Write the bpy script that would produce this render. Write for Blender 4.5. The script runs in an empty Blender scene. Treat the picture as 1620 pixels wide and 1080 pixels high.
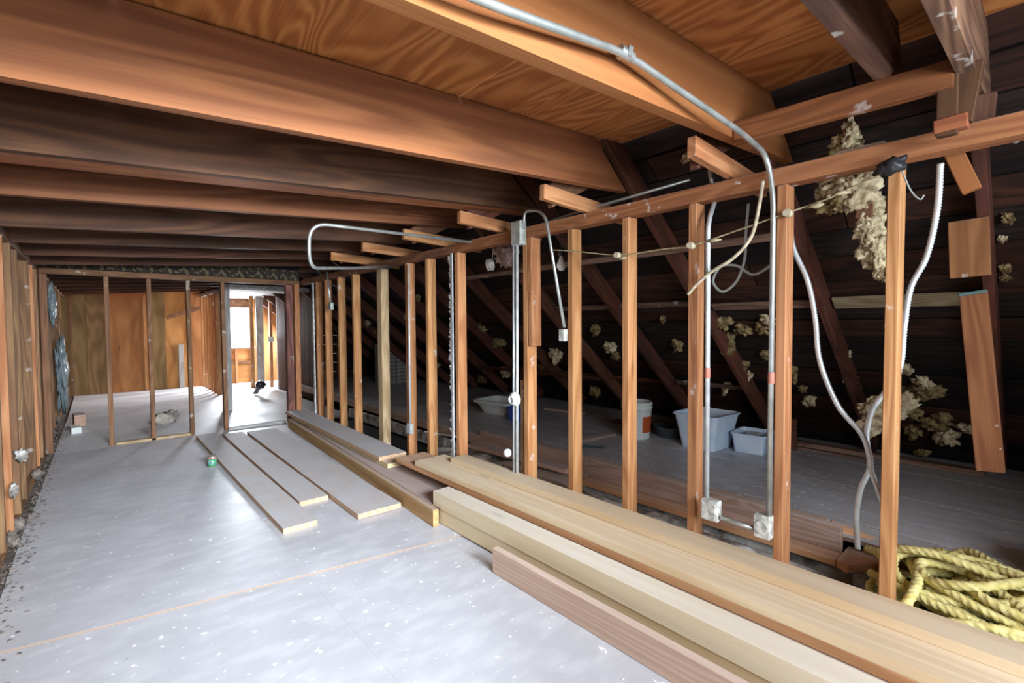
import bpy, bmesh, math, random
from mathutils import Vector, Matrix, noise as mnoise
random.seed(7)
SC = bpy.context.scene
COL = SC.collection
V = Vector

# ------------------------------------------------------------------ camera
F = 750.0
ya, pa, ra = math.radians(41.3), math.radians(-2.0), math.radians(0.4)
CAM = V((0, 0, 1.4))
fw = V((math.sin(ya)*math.cos(pa), math.cos(ya)*math.cos(pa), math.sin(pa)))
rt = V((math.cos(ya), -math.sin(ya), 0))
up = rt.cross(fw)
RR = rt*math.cos(ra) - up*math.sin(ra)
UU = up*math.cos(ra) + rt*math.sin(ra)
cd = bpy.data.cameras.new('camera')
cam = bpy.data.objects.new('camera', cd)
COL.objects.link(cam)
cd.sensor_fit = 'HORIZONTAL'
cd.sensor_width = 36
cd.lens = 36*F/1620
cd.clip_start = 0.02
m = Matrix((RR, UU, -fw)).transposed().to_4x4()
m.translation = CAM
cam.matrix_world = m
SC.camera = cam

# ------------------------------------------------------------------ world, light, exposure
w = bpy.data.worlds.new('daylight')
SC.world = w
w.use_nodes = True
bg = w.node_tree.nodes['Background']
bg.inputs[0].default_value = (0.80, 0.90, 1.0, 1)
bg.inputs[1].default_value = 6.0
SC.view_settings.view_transform = 'Standard'
SC.view_settings.look = 'None'
SC.view_settings.gamma = 1
SC.view_settings.use_curve_mapping = False
SC.view_settings.exposure = 0.0


def area(name, loc, target, sx, sy, power, col=(0.86, 0.93, 1.0)):
    l = bpy.data.lights.new(name, 'AREA')
    l.shape = 'RECTANGLE'
    l.size, l.size_y, l.energy, l.color = sx, sy, power, col
    o = bpy.data.objects.new(name, l)
    COL.objects.link(o)
    o.location = loc
    o.rotation_euler = (V(target) - V(loc)).to_track_quat('-Z', 'Y').to_euler()
    return o


area('window_daylight_behind', (0.85, -1.50, 1.55), (1.5, 1.6, 0.25), 2.2, 1.1, 128)
lb = area('floor_fill_beam', (0.80, -1.45, 1.85), (0.60, 7.0, 0.0), 1.7, 0.6, 88)  # added narrow fill to brighten the middle floor, no source of its own
lb.data.spread = math.radians(55)
area('window_daylight_far', (2.72, 13.33, 1.40), (2.0, 9.5, 0.0), 0.5, 0.9, 170)
area('window_daylight_side', (3.9, 12.75, 1.3), (1.4, 11.4, 0.0), 0.7, 1.0, 260)


# ------------------------------------------------------------------ helpers
def at(x, y, ax, v):
    """pixel of the 1620x1080 photograph -> point on the real plane ax = v"""
    d = fw + RR*((x-810)/F) + UU*((540-y)/F)
    i = 'xyz'.index(ax)
    return CAM + d*((v-CAM[i])/d[i])


def tag(o, label=None, cat=None, group=None, kind=None):
    if label: o['label'] = label
    if cat: o['category'] = cat
    if group: o['group'] = group
    if kind: o['kind'] = kind
    return o


def empty(name, loc=(0, 0, 0), label=None, cat=None, group=None, kind=None):
    o = bpy.data.objects.new(name, None)
    o.empty_display_size = 0.1
    COL.objects.link(o)
    o.location = loc
    return tag(o, label, cat, group, kind)


def wmat(o):
    return Matrix.Translation(o.location)


def link(name, me, mat, parent=None, M=None, smooth=False):
    o = bpy.data.objects.new(name, me)
    COL.objects.link(o)
    if mat: me.materials.append(mat)
    if M is not None: o.matrix_world = M
    if parent:
        o.parent = parent
        o.matrix_parent_inverse = (wmat(parent) if parent.type == 'EMPTY' else parent.matrix_basis).inverted()
    if smooth:
        for p in me.polygons: p.use_smooth = True
    return o


def bmlink(name, bm, mat, parent=None, M=None, smooth=False):
    bmesh.ops.recalc_face_normals(bm, faces=bm.faces)
    me = bpy.data.meshes.new(name)
    bm.to_mesh(me)
    bm.free()
    return link(name, me, mat, parent, M, smooth)


def board(name, a, b, wv, w_, t, mat, parent=None, bev=0.003, cuta=0.0, cutb=0.0, warp=0.0, seg=1):
    """timber from a to b (centre line); w_ across along wv, t thick. cuta/cutb pull the +w edge of an end inwards (slanted cut)"""
    a, b = V(a), V(b)
    d = b-a
    L = d.length
    X = d.normalized()
    Wv = V(wv)
    Wv = (Wv - X*Wv.dot(X)).normalized()
    T = X.cross(Wv)
    bm = bmesh.new()
    rings = []
    n = seg
    for i in range(n+1):
        f = i/n
        x0 = -L/2 + L*f
        r = []
        for (sy, sz) in ((-1, -1), (1, -1), (1, 1), (-1, 1)):
            x = x0
            if i == 0 and sy > 0: x += cuta
            if i == n and sy > 0: x -= cutb
            dy = warp*math.sin(f*math.pi*1.3+L)
            dz = warp*0.6*math.sin(f*math.pi*2.1+L*3)
            r.append(bm.verts.new((x, sy*w_/2+dy, sz*t/2+dz)))
        rings.append(r)
    for i in range(n):
        for k in range(4):
            bm.faces.new((rings[i][k], rings[i][(k+1) % 4], rings[i+1][(k+1) % 4], rings[i+1][k]))
    bm.faces.new(rings[0][::-1])
    bm.faces.new(rings[-1])
    if bev and seg == 1:
        bmesh.ops.bevel(bm, geom=list(bm.edges), offset=bev, segments=1, affect='EDGES')
    elif bev:
        bm.edges.ensure_lookup_table()
        es = [e for e in bm.edges if len(e.link_faces) == 2 and e.calc_face_angle(0) > 0.6]
        bmesh.ops.bevel(bm, geom=es, offset=bev, segments=1, affect='EDGES')
    M = Matrix((X, Wv, T)).transposed().to_4x4()
    M.translation = (a+b)/2
    return bmlink(name, bm, mat, parent, M)


def box(name, lo, hi, mat, parent=None, bev=0.002, grain='x'):
    lo, hi = V(lo), V(hi)
    c = (lo+hi)/2
    s = hi-lo
    if grain == 'x': return board(name, (lo.x, c.y, c.z), (hi.x, c.y, c.z), (0, 1, 0), s.y, s.z, mat, parent, bev)
    if grain == 'y': return board(name, (c.x, lo.y, c.z), (c.x, hi.y, c.z), (1, 0, 0), s.x, s.z, mat, parent, bev)
    return board(name, (c.x, c.y, lo.z), (c.x, c.y, hi.z), (1, 0, 0), s.x, s.y, mat, parent, bev)


def poly(name, pts, z0, z1, mat, parent=None):
    bm = bmesh.new()
    lo = [bm.verts.new((x, y, z0)) for x, y in pts]
    hi = [bm.verts.new((x, y, z1)) for x, y in pts]
    n = len(pts)
    bm.faces.new(lo)
    bm.faces.new(hi)
    for i in range(n): bm.faces.new((lo[i], lo[(i+1) % n], hi[(i+1) % n], hi[i]))
    return bmlink(name, bm, mat, parent)


def spline(pts, n=8):
    """Catmull-Rom through the points"""
    P = [V(p) for p in pts]
    P = [P[0]*2-P[1]] + P + [P[-1]*2-P[-2]]
    out = []
    for i in range(1, len(P)-2):
        p0, p1, p2, p3 = P[i-1:i+3]
        for k in range(n):
            t = k/n
            out.append(0.5*((2*p1)+(p2-p0)*t+(2*p0-5*p1+4*p2-p3)*t*t+(3*p1-p0-3*p2+p3)*t**3))
    out.append(P[-2])
    return out


def fillet(pts, r=0.12, n=6):
    """straight runs with round bends, as bent conduit"""
    P = [V(p) for p in pts]
    out = [P[0]]
    for i in range(1, len(P)-1):
        a, b, c = P[i-1], P[i], P[i+1]
        ra_ = min(r, (a-b).length*0.45, (c-b).length*0.45)
        s = b+(a-b).normalized()*ra_
        e = b+(c-b).normalized()*ra_
        for k in range(n+1):
            t = k/n
            out.append(s*(1-t)**2+b*2*t*(1-t)+e*t*t)
    out.append(P[-1])
    return out


def resample(path, step):
    out = [path[0]]
    acc = 0
    for a, b in zip(path, path[1:]):
        L = (b-a).length
        while acc+L >= step:
            t = (step-acc)/L
            a = a+(b-a)*t
            L = (b-a).length
            acc = 0
            out.append(a.copy())
            if L < 1e-9: break
        acc += L
    return out


def tube(name, path, r, mat, parent=None, sides=10, ribs=0, lobes=0, twist=0.0):
    if ribs: path = resample(path, ribs/2)
    n = len(path)
    bm = bmesh.new()
    rings = []
    N = None
    ang = 0
    for i, p in enumerate(path):
        tdir = (path[min(i+1, n-1)]-path[max(i-1, 0)])
        tdir = tdir.normalized() if tdir.length > 1e-9 else V((0, 0, 1))
        if N is None: N = tdir.orthogonal().normalized()
        N = (N-tdir*N.dot(tdir)).normalized()
        B = tdir.cross(N)
        rr = r*(1+(0.16 if i % 2 else -0.10)) if ribs else r
        if i: ang += twist*(p-path[i-1]).length
        ring = []
        for k in range(sides):
            th = 2*math.pi*k/sides
            q = rr*(1+0.34*abs(math.cos(lobes*0.5*th))-0.22) if lobes else rr
            ring.append(bm.verts.new(p+(N*math.cos(th+ang)+B*math.sin(th+ang))*q))
        rings.append(ring)
    for i in range(n-1):
        for k in range(sides):
            bm.faces.new((rings[i][k], rings[i][(k+1) % sides], rings[i+1][(k+1) % sides], rings[i+1][k]))
    bm.faces.new(rings[0])
    bm.faces.new(rings[-1])
    return bmlink(name, bm, mat, parent, None, True)


def lathe(name, prof, mat, parent=None, loc=(0, 0, 0), axis=(0, 0, 1), sides=24):
    bm = bmesh.new()
    rings = []
    for r, z in prof:
        rings.append([bm.verts.new((r*math.cos(2*math.pi*k/sides), r*math.sin(2*math.pi*k/sides), z)) for k in range(sides)])
    for i in range(len(rings)-1):
        for k in range(sides):
            bm.faces.new((rings[i][k], rings[i][(k+1) % sides], rings[i+1][(k+1) % sides], rings[i+1][k]))
    if prof[0][0] > 1e-4: bm.faces.new(rings[0])
    if prof[-1][0] > 1e-4: bm.faces.new(rings[-1])
    bmesh.ops.remove_doubles(bm, verts=bm.verts, dist=1e-6)
    M = V((0, 0, 1)).rotation_difference(V(axis)).to_matrix().to_4x4()
    M.translation = V(loc)
    o = bmlink(name, bm, mat, parent, M, False)
    for p in o.data.polygons: p.use_smooth = len(p.vertices) < 6
    return o


def tub(name, loc, rot, bw, bd, tw, td, h, mat, parent=None, th=0.004, rad=0.04, rim=0.012):
    """open rounded bin: bottom bw x bd, top tw x td"""
    def ring(bm, w_, d_, z, r_):
        vs = []
        for cx, cy, a0 in ((1, 1, 0), (-1, 1, 90), (-1, -1, 180), (1, -1, 270)):
            for k in range(5):
                a = math.radians(a0+k*22.5)
                vs.append(bm.verts.new((cx*(w_/2-r_)+r_*math.cos(a), cy*(d_/2-r_)+r_*math.sin(a), z)))
        return vs
    bm = bmesh.new()
    lv = [(bw, bd, 0, rad*0.8), (bw+(tw-bw)*.5, bd+(td-bd)*.5, h*.5, rad*0.9), (tw, td, h-rim, rad), (tw+rim*1.6, td+rim*1.6, h-rim, rad), (tw+rim*1.6, td+rim*1.6, h, rad),
          (tw-th*2, td-th*2, h, rad), (bw-th*2, bd-th*2, th, rad*0.7)]
    rs = [ring(bm, *l) for l in lv]
    for a, b in zip(rs, rs[1:]):
        n = len(a)
        for k in range(n): bm.faces.new((a[k], a[(k+1) % n], b[(k+1) % n], b[k]))
    bm.faces.new(rs[0])
    bm.faces.new(rs[-1])
    M = Matrix.Rotation(rot, 4, 'Z')
    M.translation = V(loc)
    return bmlink(name, bm, mat, parent, M, False)


def lump(name, loc, size, mat, parent=None, sub=3, amp=0.35, freq=3.0, rot=(0, 0, 0), seed=0, spike=0.0):
    bm = bmesh.new()
    bmesh.ops.create_icosphere(bm, subdivisions=sub, radius=1)
    for v in bm.verts:
        p = v.co.copy()
        s = V((seed*7.3, seed*3.1, seed*1.7))
        k = 1+amp*mnoise.noise(p*freq*0.6+s)+amp*0.8*mnoise.noise(p*freq*1.7+s)+spike*abs(mnoise.noise(p*freq*5+s))
        v.co = V((p.x*size[0], p.y*size[1], p.z*size[2]))*k
    from mathutils import Euler
    M = Euler(rot).to_matrix().to_4x4()
    M.translation = V(loc)
    return bmlink(name, bm, mat, parent, M, True)


# ------------------------------------------------------------------ materials
def newmat(name):
    mt = bpy.data.materials.new(name)
    mt.use_nodes = True
    nt = mt.node_tree
    for n in list(nt.nodes): nt.nodes.remove(n)
    return mt, nt


class NB:
    def __init__(s, nt): s.nt = nt
    def n(s, t, **kw):
        nd = s.nt.nodes.new(t)
        for k, v in kw.items():
            if k.startswith('i_'):
                key = k[2:]
                nd.inputs[int(key) if key.isdigit() else key.replace('_', ' ')].default_value = v
            else: setattr(nd, k, v)
        return nd
    def l(s, a, b): s.nt.links.new(a, b)
    def ramp(s, fac, stops):
        r = s.n('ShaderNodeValToRGB')
        e = r.color_ramp.elements
        while len(e) < len(stops): e.new(0.5)
        for el, (p, c) in zip(e, stops):
            el.position = p
            el.color = (*c, 1) if len(c) == 3 else c
        s.l(fac, r.inputs[0])
        return r.outputs[0]
    def mix(s, fac, a, b, mode='MIX'):
        mx = s.n('ShaderNodeMix', data_type='RGBA', blend_type=mode)
        for inp, v in ((mx.inputs[0], fac), (mx.inputs[6], a), (mx.inputs[7], b)):
            if hasattr(v, 'links'): s.l(v, inp)
            elif isinstance(v, tuple): inp.default_value = (*v, 1)
            else: inp.default_value = v
        return mx.outputs[2]
    def math(s, op, a, b=0.0, clamp=False):
        nd = s.n('ShaderNodeMath', operation=op, use_clamp=clamp)
        for i, v in enumerate((a, b)):
            if hasattr(v, 'links'): s.l(v, nd.inputs[i])
            else: nd.inputs[i].default_value = v
        return nd.outputs[0]


def bsdf(b, col, rough=0.6, bump=None, bstr=0.2, metallic=0.0, dist=0.01, spec=0.4):
    p = b.n('ShaderNodeBsdfPrincipled')
    o = b.n('ShaderNodeOutputMaterial')
    b.l(p.outputs[0], o.inputs[0])
    if hasattr(col, 'links'): b.l(col, p.inputs['Base Color'])
    else: p.inputs['Base Color'].default_value = (*col, 1)
    if hasattr(rough, 'links'): b.l(rough, p.inputs['Roughness'])
    else: p.inputs['Roughness'].default_value = rough
    p.inputs['Metallic'].default_value = metallic
    p.inputs['Specular IOR Level'].default_value = spec
    if bump is not None:
        bn = b.n('ShaderNodeBump')
        bn.inputs['Strength'].default_value = bstr
        bn.inputs['Distance'].default_value = dist
        b.l(bump, bn.inputs['Height'])
        b.l(bn.outputs[0], p.inputs['Normal'])
    return p


def wood(name, light, dark, rings=9.0, stretch=(0.7, 7, 7), var=0.25, knots=0.5, dust=0.0, dustcol=(0.55, 0.56, 0.60), rough=0.7, stain=0.35, staincol=None, splash=0.0):
    mt, nt = newmat(name)
    b = NB(nt)
    tc = b.n('ShaderNodeTexCoord')
    oi = b.n('ShaderNodeObjectInfo')
    off = b.n('ShaderNodeVectorMath', operation='MULTIPLY_ADD')
    cmb = b.n('ShaderNodeCombineXYZ')
    for i in range(3): b.l(oi.outputs['Random'], cmb.inputs[i])
    b.l(cmb.outputs[0], off.inputs[0])
    off.inputs[1].default_value = (37, 19, 53)
    b.l(tc.outputs['Object'], off.inputs[2])
    co = off.outputs[0]
    def noise(scale, vec, detail=3, dist=0.0):
        mp = b.n('ShaderNodeMapping')
        mp.inputs['Scale'].default_value = vec
        b.l(co, mp.inputs[0])
        n = b.n('ShaderNodeTexNoise')
        n.inputs['Scale'].default_value = scale
        n.inputs['Detail'].default_value = detail
        n.inputs['Distortion'].default_value = dist
        b.l(mp.outputs[0], n.inputs['Vector'])
        return n.outputs[0]
    base = noise(1.0, stretch, 1.5, 0.4)
    ring = b.math('MULTIPLY_ADD', b.math('SINE', b.math('MULTIPLY', base, rings*6.283)), 0.5)
    nt.nodes[-1]
    ring_n = [x for x in nt.nodes if x.type == 'MATH' and x.operation == 'MULTIPLY_ADD'][-1]
    ring_n.inputs[2].default_value = 0.5
    fine = noise(1.0, (3, 140, 140), 2)
    big = noise(1.0, (1.3, 3.5, 3.5), 3)
    f1 = b.math('ADD', b.math('MULTIPLY', ring, 0.55), b.math('MULTIPLY', fine, 0.6))
    col = b.ramp(f1, [(0.15, light), (0.85, dark)])
    # wear and dirt
    sc = staincol or tuple(c*0.45 for c in dark)
    sf = b.ramp(big, [(0.48, (0, 0, 0)), (0.75, (1, 1, 1))])
    col = b.mix(b.math('MULTIPLY', sf, stain), col, sc)
    if knots:
        mp = b.n('ShaderNodeMapping')
        mp.inputs['Scale'].default_value = (1.3, 5.5, 5.5)
        b.l(co, mp.inputs[0])
        vo = b.n('ShaderNodeTexVoronoi')
        vo.inputs['Scale'].default_value = 1.0
        b.l(mp.outputs[0], vo.inputs['Vector'])
        kf = b.ramp(vo.outputs['Distance'], [(0.03, (1, 1, 1)), (0.11, (0, 0, 0))])
        col = b.mix(b.math('MULTIPLY', kf, knots), col, tuple(c*0.35 for c in dark))
    hv = b.n('ShaderNodeHueSaturation')
    b.l(col, hv.inputs['Color'])
    b.l(b.math('ADD', b.math('MULTIPLY', oi.outputs['Random'], var), 1-var/2), hv.inputs['Value'])
    hr = b.math('FRACT', b.math('MULTIPLY', oi.outputs['Random'], 17.3))
    b.l(b.math('ADD', b.math('MULTIPLY', hr, 0.014), 0.493), hv.inputs['Hue'])
    col = hv.outputs[0]
    if splash:
        sp = noise(9.0, (1, 1, 1), 5)
        sp2 = b.ramp(sp, [(0.66, (0, 0, 0)), (0.70, (1, 1, 1))])
        col = b.mix(b.math('MULTIPLY', sp2, splash), col, (0.62, 0.60, 0.56))
    rg = rough
    if dust:
        g = b.n('ShaderNodeNewGeometry')
        sx = b.n('ShaderNodeSeparateXYZ')
        b.l(g.outputs['True Normal'], sx.inputs[0])
        upf = b.ramp(sx.outputs['Z'], [(0.55, (0, 0, 0)), (0.9, (1, 1, 1))])
        dn = noise(4.0, (1, 1, 1), 4)
        df = b.ramp(dn, [(0.25, (0.65, 0.65, 0.65)), (0.65, (1, 1, 1))])
        col = b.mix(b.math('MULTIPLY', b.math('MULTIPLY', upf, df), dust), col, dustcol)
    bsdf(b, col, rg, f1, 0.25, dist=0.004, spec=0.18)
    return mt


def plain(name, col, rough=0.5, metallic=0.0, nscale=0, col2=None, bstr=0.0, spec=0.4, lo=0.4, hi=0.6):
    mt, nt = newmat(name)
    b = NB(nt)
    if nscale:
        tc = b.n('ShaderNodeTexCoord')
        n = b.n('ShaderNodeTexNoise')
        n.inputs['Scale'].default_value = nscale
        n.inputs['Detail'].default_value = 5
        b.l(tc.outputs['Object'], n.inputs['Vector'])
        c = b.ramp(n.outputs[0], [(lo, col), (hi, col2 or tuple(x*0.6 for x in col))])
        bsdf(b, c, rough, n.outputs[0] if bstr else None, bstr, metallic, spec=spec, dist=0.02)
    else:
        bsdf(b, col, rough, metallic=metallic, spec=spec)
    return mt


W_STUD = wood('stud_wood', (0.50, 0.255, 0.115), (0.35, 0.15, 0.06), stain=0.3, splash=0.5, knots=0.6, dust=0.6)
W_PLATE = wood('plate_wood', (0.34, 0.155, 0.065), (0.22, 0.09, 0.038), stain=0.4, splash=0.8, knots=0.5, dust=0.6)
W_HEAD = wood('header_wood', (0.25, 0.085, 0.032), (0.15, 0.05, 0.02), stain=0.3, splash=0.3, knots=0.3)
W_STUD_D = wood('old_stud_wood', (0.25, 0.13, 0.07), (0.16, 0.075, 0.04), stain=0.5, splash=0.4, knots=0.5)
W_DIRTY = wood('sooty_joist_wood', (0.22, 0.12, 0.075), (0.10, 0.05, 0.035), stain=0.8, splash=0.5, knots=0.4, var=0.2, staincol=(0.04, 0.03, 0.028))
W_STUD_G = wood('grey_stud_wood', (0.50, 0.37, 0.22), (0.34, 0.24, 0.13), stain=0.3, splash=0.4)
W_JOIST = wood('joist_wood', (0.33, 0.125, 0.052), (0.20, 0.068, 0.030), rings=7, stretch=(0.35, 5, 5), stain=0.5, knots=0.5, var=0.2, staincol=(0.13, 0.065, 0.045))
W_JOIST_O = wood('orange_joist_wood', (0.30, 0.13, 0.042), (0.22, 0.085, 0.026), rings=4, stretch=(0.35, 5, 5), stain=0.3, knots=0.3, var=0.1, staincol=(0.26, 0.12, 0.05))
W_JOIST_D = wood('dark_shaded_wood', (0.12, 0.055, 0.028), (0.06, 0.028, 0.017), stretch=(0.35, 5, 5), stain=0.7, knots=0.5, var=0.25)  # joist wood with far ceiling shade in its colour; also plain dark boards
W_JOIST_M = wood('dimmed_joist_wood', (0.20, 0.085, 0.035), (0.12, 0.046, 0.02), stretch=(0.35, 5, 5), stain=0.6, knots=0.5, var=0.2)  # joist wood toned down, weaker ceiling light put into the colour
W_PLY = wood('plywood', (0.62, 0.28, 0.085), (0.36, 0.13, 0.035), rings=16, stretch=(0.8, 3.2, 3.2), stain=0.3, knots=0.1, var=0.12, staincol=(0.26, 0.10, 0.035))
W_PLY_F = wood('far_plywood', (0.46, 0.22, 0.08), (0.32, 0.14, 0.045), rings=6, stretch=(0.5, 2.4, 2.4), stain=0.6, knots=0.8, var=0.3)
W_PLY_FD = wood('far_plywood_dull', (0.30, 0.19, 0.085), (0.20, 0.12, 0.05), rings=6, stretch=(0.5, 2.4, 2.4), stain=0.6, knots=0.8, var=0.3)
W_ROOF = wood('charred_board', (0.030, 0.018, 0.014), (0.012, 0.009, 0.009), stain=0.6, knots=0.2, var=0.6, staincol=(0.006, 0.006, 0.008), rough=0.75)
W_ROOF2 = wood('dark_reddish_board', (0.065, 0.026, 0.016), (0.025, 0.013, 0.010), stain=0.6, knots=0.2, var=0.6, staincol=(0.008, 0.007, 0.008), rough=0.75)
W_RAFT = wood('rafter_wood', (0.15, 0.055, 0.032), (0.08, 0.032, 0.022), stain=0.7, knots=0.3, var=0.4, staincol=(0.03, 0.02, 0.018))
W_PURL = wood('weathered_strip_wood', (0.26, 0.17, 0.12), (0.14, 0.08, 0.055), stain=0.7, knots=0.3, var=0.5, splash=0.5)
W_PALE = wood('pale_strip_wood', (0.36, 0.30, 0.18), (0.24, 0.18, 0.10), stain=0.5, knots=0.3)
W_NEW = wood('new_lumber', (0.76, 0.62, 0.43), (0.66, 0.49, 0.30), rings=5, stretch=(0.3, 5, 5), stain=0.12, knots=0.6, var=0.12, dust=0.25, dustcol=(0.66, 0.60, 0.53), staincol=(0.5, 0.35, 0.22))
W_NEW_Y = wood('yellow_lumber', (0.76, 0.64, 0.42), (0.66, 0.50, 0.28), rings=5, stretch=(0.3, 5, 5), stain=0.15, knots=0.6, var=0.1, dust=0.45, dustcol=(0.68, 0.67, 0.63), staincol=(0.55, 0.45, 0.30))
W_NEW_P = wood('pale_lumber', (0.78, 0.70, 0.52), (0.70, 0.58, 0.38), rings=4, stretch=(0.3, 5, 5), stain=0.15, knots=0.6, var=0.06, dust=0.55, dustcol=(0.68, 0.69, 0.68), staincol=(0.6, 0.52, 0.40))
W_NEW_B = wood('brown_lumber', (0.68, 0.51, 0.39), (0.56, 0.39, 0.29), rings=8, stretch=(0.3, 7, 7), stain=0.2, knots=0.3, var=0.1, dust=0.4, dustcol=(0.62, 0.56, 0.52))
W_NEW_O = wood('orange_lumber', (0.66, 0.38, 0.20), (0.50, 0.25, 0.12), rings=6, stretch=(0.3, 6, 6), stain=0.2, knots=0.4, var=0.1, dust=0.4, dustcol=(0.62, 0.54, 0.48))
W_DUSTY = wood('dusty_plank', (0.60, 0.42, 0.28), (0.48, 0.31, 0.19), stretch=(0.3, 6, 6), stain=0.15, knots=0.4, var=0.06, dust=0.93, dustcol=(0.56, 0.575, 0.61))
W_DUSTY_P = wood('dusty_pink_plank', (0.62, 0.42, 0.32), (0.48, 0.30, 0.22), stretch=(0.3, 6, 6), stain=0.15, knots=0.4, var=0.1, dust=0.85, dustcol=(0.46, 0.41, 0.41))
W_BEAM_T = wood('tan_beam', (0.50, 0.31, 0.15), (0.38, 0.22, 0.10), stretch=(0.3, 6, 6), stain=0.2, dust=0.7, dustcol=(0.46, 0.42, 0.40))
W_CURB = wood('old_curb_board', (0.46, 0.34, 0.27), (0.32, 0.22, 0.17), stain=0.5, knots=0.3, dust=0.8, dustcol=(0.62, 0.56, 0.52))
W_LEFT = wood('worn_wall_board', (0.31, 0.18, 0.085), (0.18, 0.095, 0.05), stain=0.6, knots=0.4, var=0.5, splash=0.35)
W_RED = wood('red_painted_post', (0.30, 0.13, 0.10), (0.14, 0.06, 0.05), stain=0.7, splash=0.4)
W_GRAY = wood('grey_painted_post', (0.44, 0.44, 0.43), (0.30, 0.28, 0.26), stain=0.5, splash=0.3)
M_METAL = plain('galvanised_metal', (0.55, 0.58, 0.57), 0.38, 0.75, 12, (0.40, 0.44, 0.42))
M_METAL_W = plain('whitened_conduit', (0.66, 0.70, 0.72), 0.42, 0.45, 12, (0.50, 0.54, 0.55))
M_BOX = plain('zinc_box_metal', (0.50, 0.53, 0.50), 0.5, 0.5, 18, (0.34, 0.37, 0.34), 0.1)
M_BOXW = plain('dusty_box_metal', (0.70, 0.70, 0.66), 0.6, 0.2, 30, (0.36, 0.36, 0.33), 0.2)
M_RUST = plain('red_coupling', (0.42, 0.16, 0.12), 0.6)
M_PORC = plain('white_porcelain', (0.82, 0.84, 0.84), 0.25, 0, 10, (0.62, 0.64, 0.62), 0, 0.6)
M_GLASSW = plain('frosted_bulb_glass', (0.86, 0.88, 0.88), 0.15, 0, spec=0.7)
M_BLACK = plain('black_plastic', (0.02, 0.021, 0.024), 0.4)
M_PAN = plain('dark_grey_rubber', (0.07, 0.085, 0.10), 0.45)
M_BIN = plain('cloudy_clear_plastic', (0.60, 0.70, 0.82), 0.3, 0, 6, (0.50, 0.62, 0.78), spec=0.6)
M_BIN_B = plain('blue_plastic', (0.12, 0.28, 0.52), 0.3, 0, spec=0.6)
M_BLUE = plain('deep_blue_plastic', (0.03, 0.08, 0.46), 0.3, 0, spec=0.6)
M_WHITE = plain('white_plastic', (0.72, 0.75, 0.74), 0.4, 0, 6, (0.60, 0.64, 0.62))
M_ORANGE = plain('orange_label', (0.70, 0.16, 0.04), 0.5)
M_ROPE = plain('yellow_rope_fibre', (0.80, 0.72, 0.33), 0.85, 0, 30, (0.56, 0.47, 0.14), 0.5, lo=0.35, hi=0.7)
M_CORD = plain('tan_cloth_cable', (0.46, 0.40, 0.28), 0.8, 0, 40, (0.30, 0.25, 0.17))
M_GREYC = plain('grey_cable', (0.30, 0.32, 0.31), 0.6)
M_WIRE = plain('old_wire', (0.22, 0.18, 0.10), 0.7, 0, 30, (0.42, 0.36, 0.22))
M_INSUL = plain('yellow_insulation', (0.40, 0.31, 0.15), 0.95, 0, 22, (0.10, 0.065, 0.03), 1.0, lo=0.35, hi=0.62, spec=0.05)
M_INSULP = plain('pale_insulation', (0.78, 0.68, 0.45), 0.95, 0, 22, (0.22, 0.15, 0.08), 1.0, lo=0.38, hi=0.66, spec=0.05)
M_PLASTER = plain('plaster_debris', (0.66, 0.65, 0.62), 0.9, 0, 7, (0.20, 0.18, 0.16), 1.0, lo=0.42, hi=0.62)
M_GRIT = plain('brown_plaster_grit', (0.24, 0.20, 0.17), 0.95, 0, 16, (0.10, 0.085, 0.075), 1.0)
M_PLASTW = plain('white_plaster', (0.70, 0.70, 0.68), 0.9, 0, 25, (0.45, 0.44, 0.42), 0.8)
M_PLASTIC = plain('thin_plastic_film', (0.22, 0.26, 0.27), 0.35, 0, 12, (0.16, 0.20, 0.22))
M_DARK = plain('black_felt', (0.010, 0.010, 0.011), 0.9)
M_BRICK = plain('whitened_brick', (0.40, 0.40, 0.38), 0.9, 0, 9, (0.20, 0.17, 0.15), 0.5)
M_MORT = plain('dark_mortar', (0.08, 0.075, 0.07), 0.95)
M_CONC = plain('cinder_block', (0.30, 0.29, 0.28), 0.95, 0, 40, (0.20, 0.19, 0.18), 0.5)


def floormat(name, c1, c2, c3, rough=0.45, side=(0.30, 0.22, 0.17)):
    mt, nt = newmat(name)
    b = NB(nt)
    tc = b.n('ShaderNodeTexCoord')
    def noise(scale, vec=(1, 1, 1), detail=5):
        mp = b.n('ShaderNodeMapping')
        mp.inputs['Scale'].default_value = vec
        mp.inputs['Rotation'].default_value = (0, 0, 0.5)
        b.l(tc.outputs['Object'], mp.inputs[0])
        n = b.n('ShaderNodeTexNoise')
        n.inputs['Scale'].default_value = scale
        n.inputs['Detail'].default_value = detail
        b.l(mp.outputs[0], n.inputs['Vector'])
        return n.outputs[0]
    n1 = noise(1.4)
    n2 = noise(5.0, (1, 2.2, 1))
    n3 = noise(24.0, (1, 1, 1), 3)
    col = b.ramp(n1, [(0.3, c1), (0.7, c2)])
    col = b.mix(b.math('MULTIPLY', b.ramp(n2, [(0.45, (0, 0, 0)), (0.72, (1, 1, 1))]), 0.55), col, c3)
    col = b.mix(b.ramp(n3, [(0.66, (0, 0, 0)), (0.72, (1, 1, 1))]), col, tuple(min(1, c*1.35) for c in c3))
    g = b.n('ShaderNodeNewGeometry')
    sx = b.n('ShaderNodeSeparateXYZ')
    b.l(g.outputs['True Normal'], sx.inputs[0])
    col = b.mix(b.ramp(sx.outputs['Z'], [(0.4, (0, 0, 0)), (0.8, (1, 1, 1))]), side, col)
    rg = b.ramp(n1, [(0.3, (rough,)*3), (0.7, (min(1, rough+0.2),)*3)])
    bsdf(b, col, rg, n2, 0.08, spec=0.5)
    return mt


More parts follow.
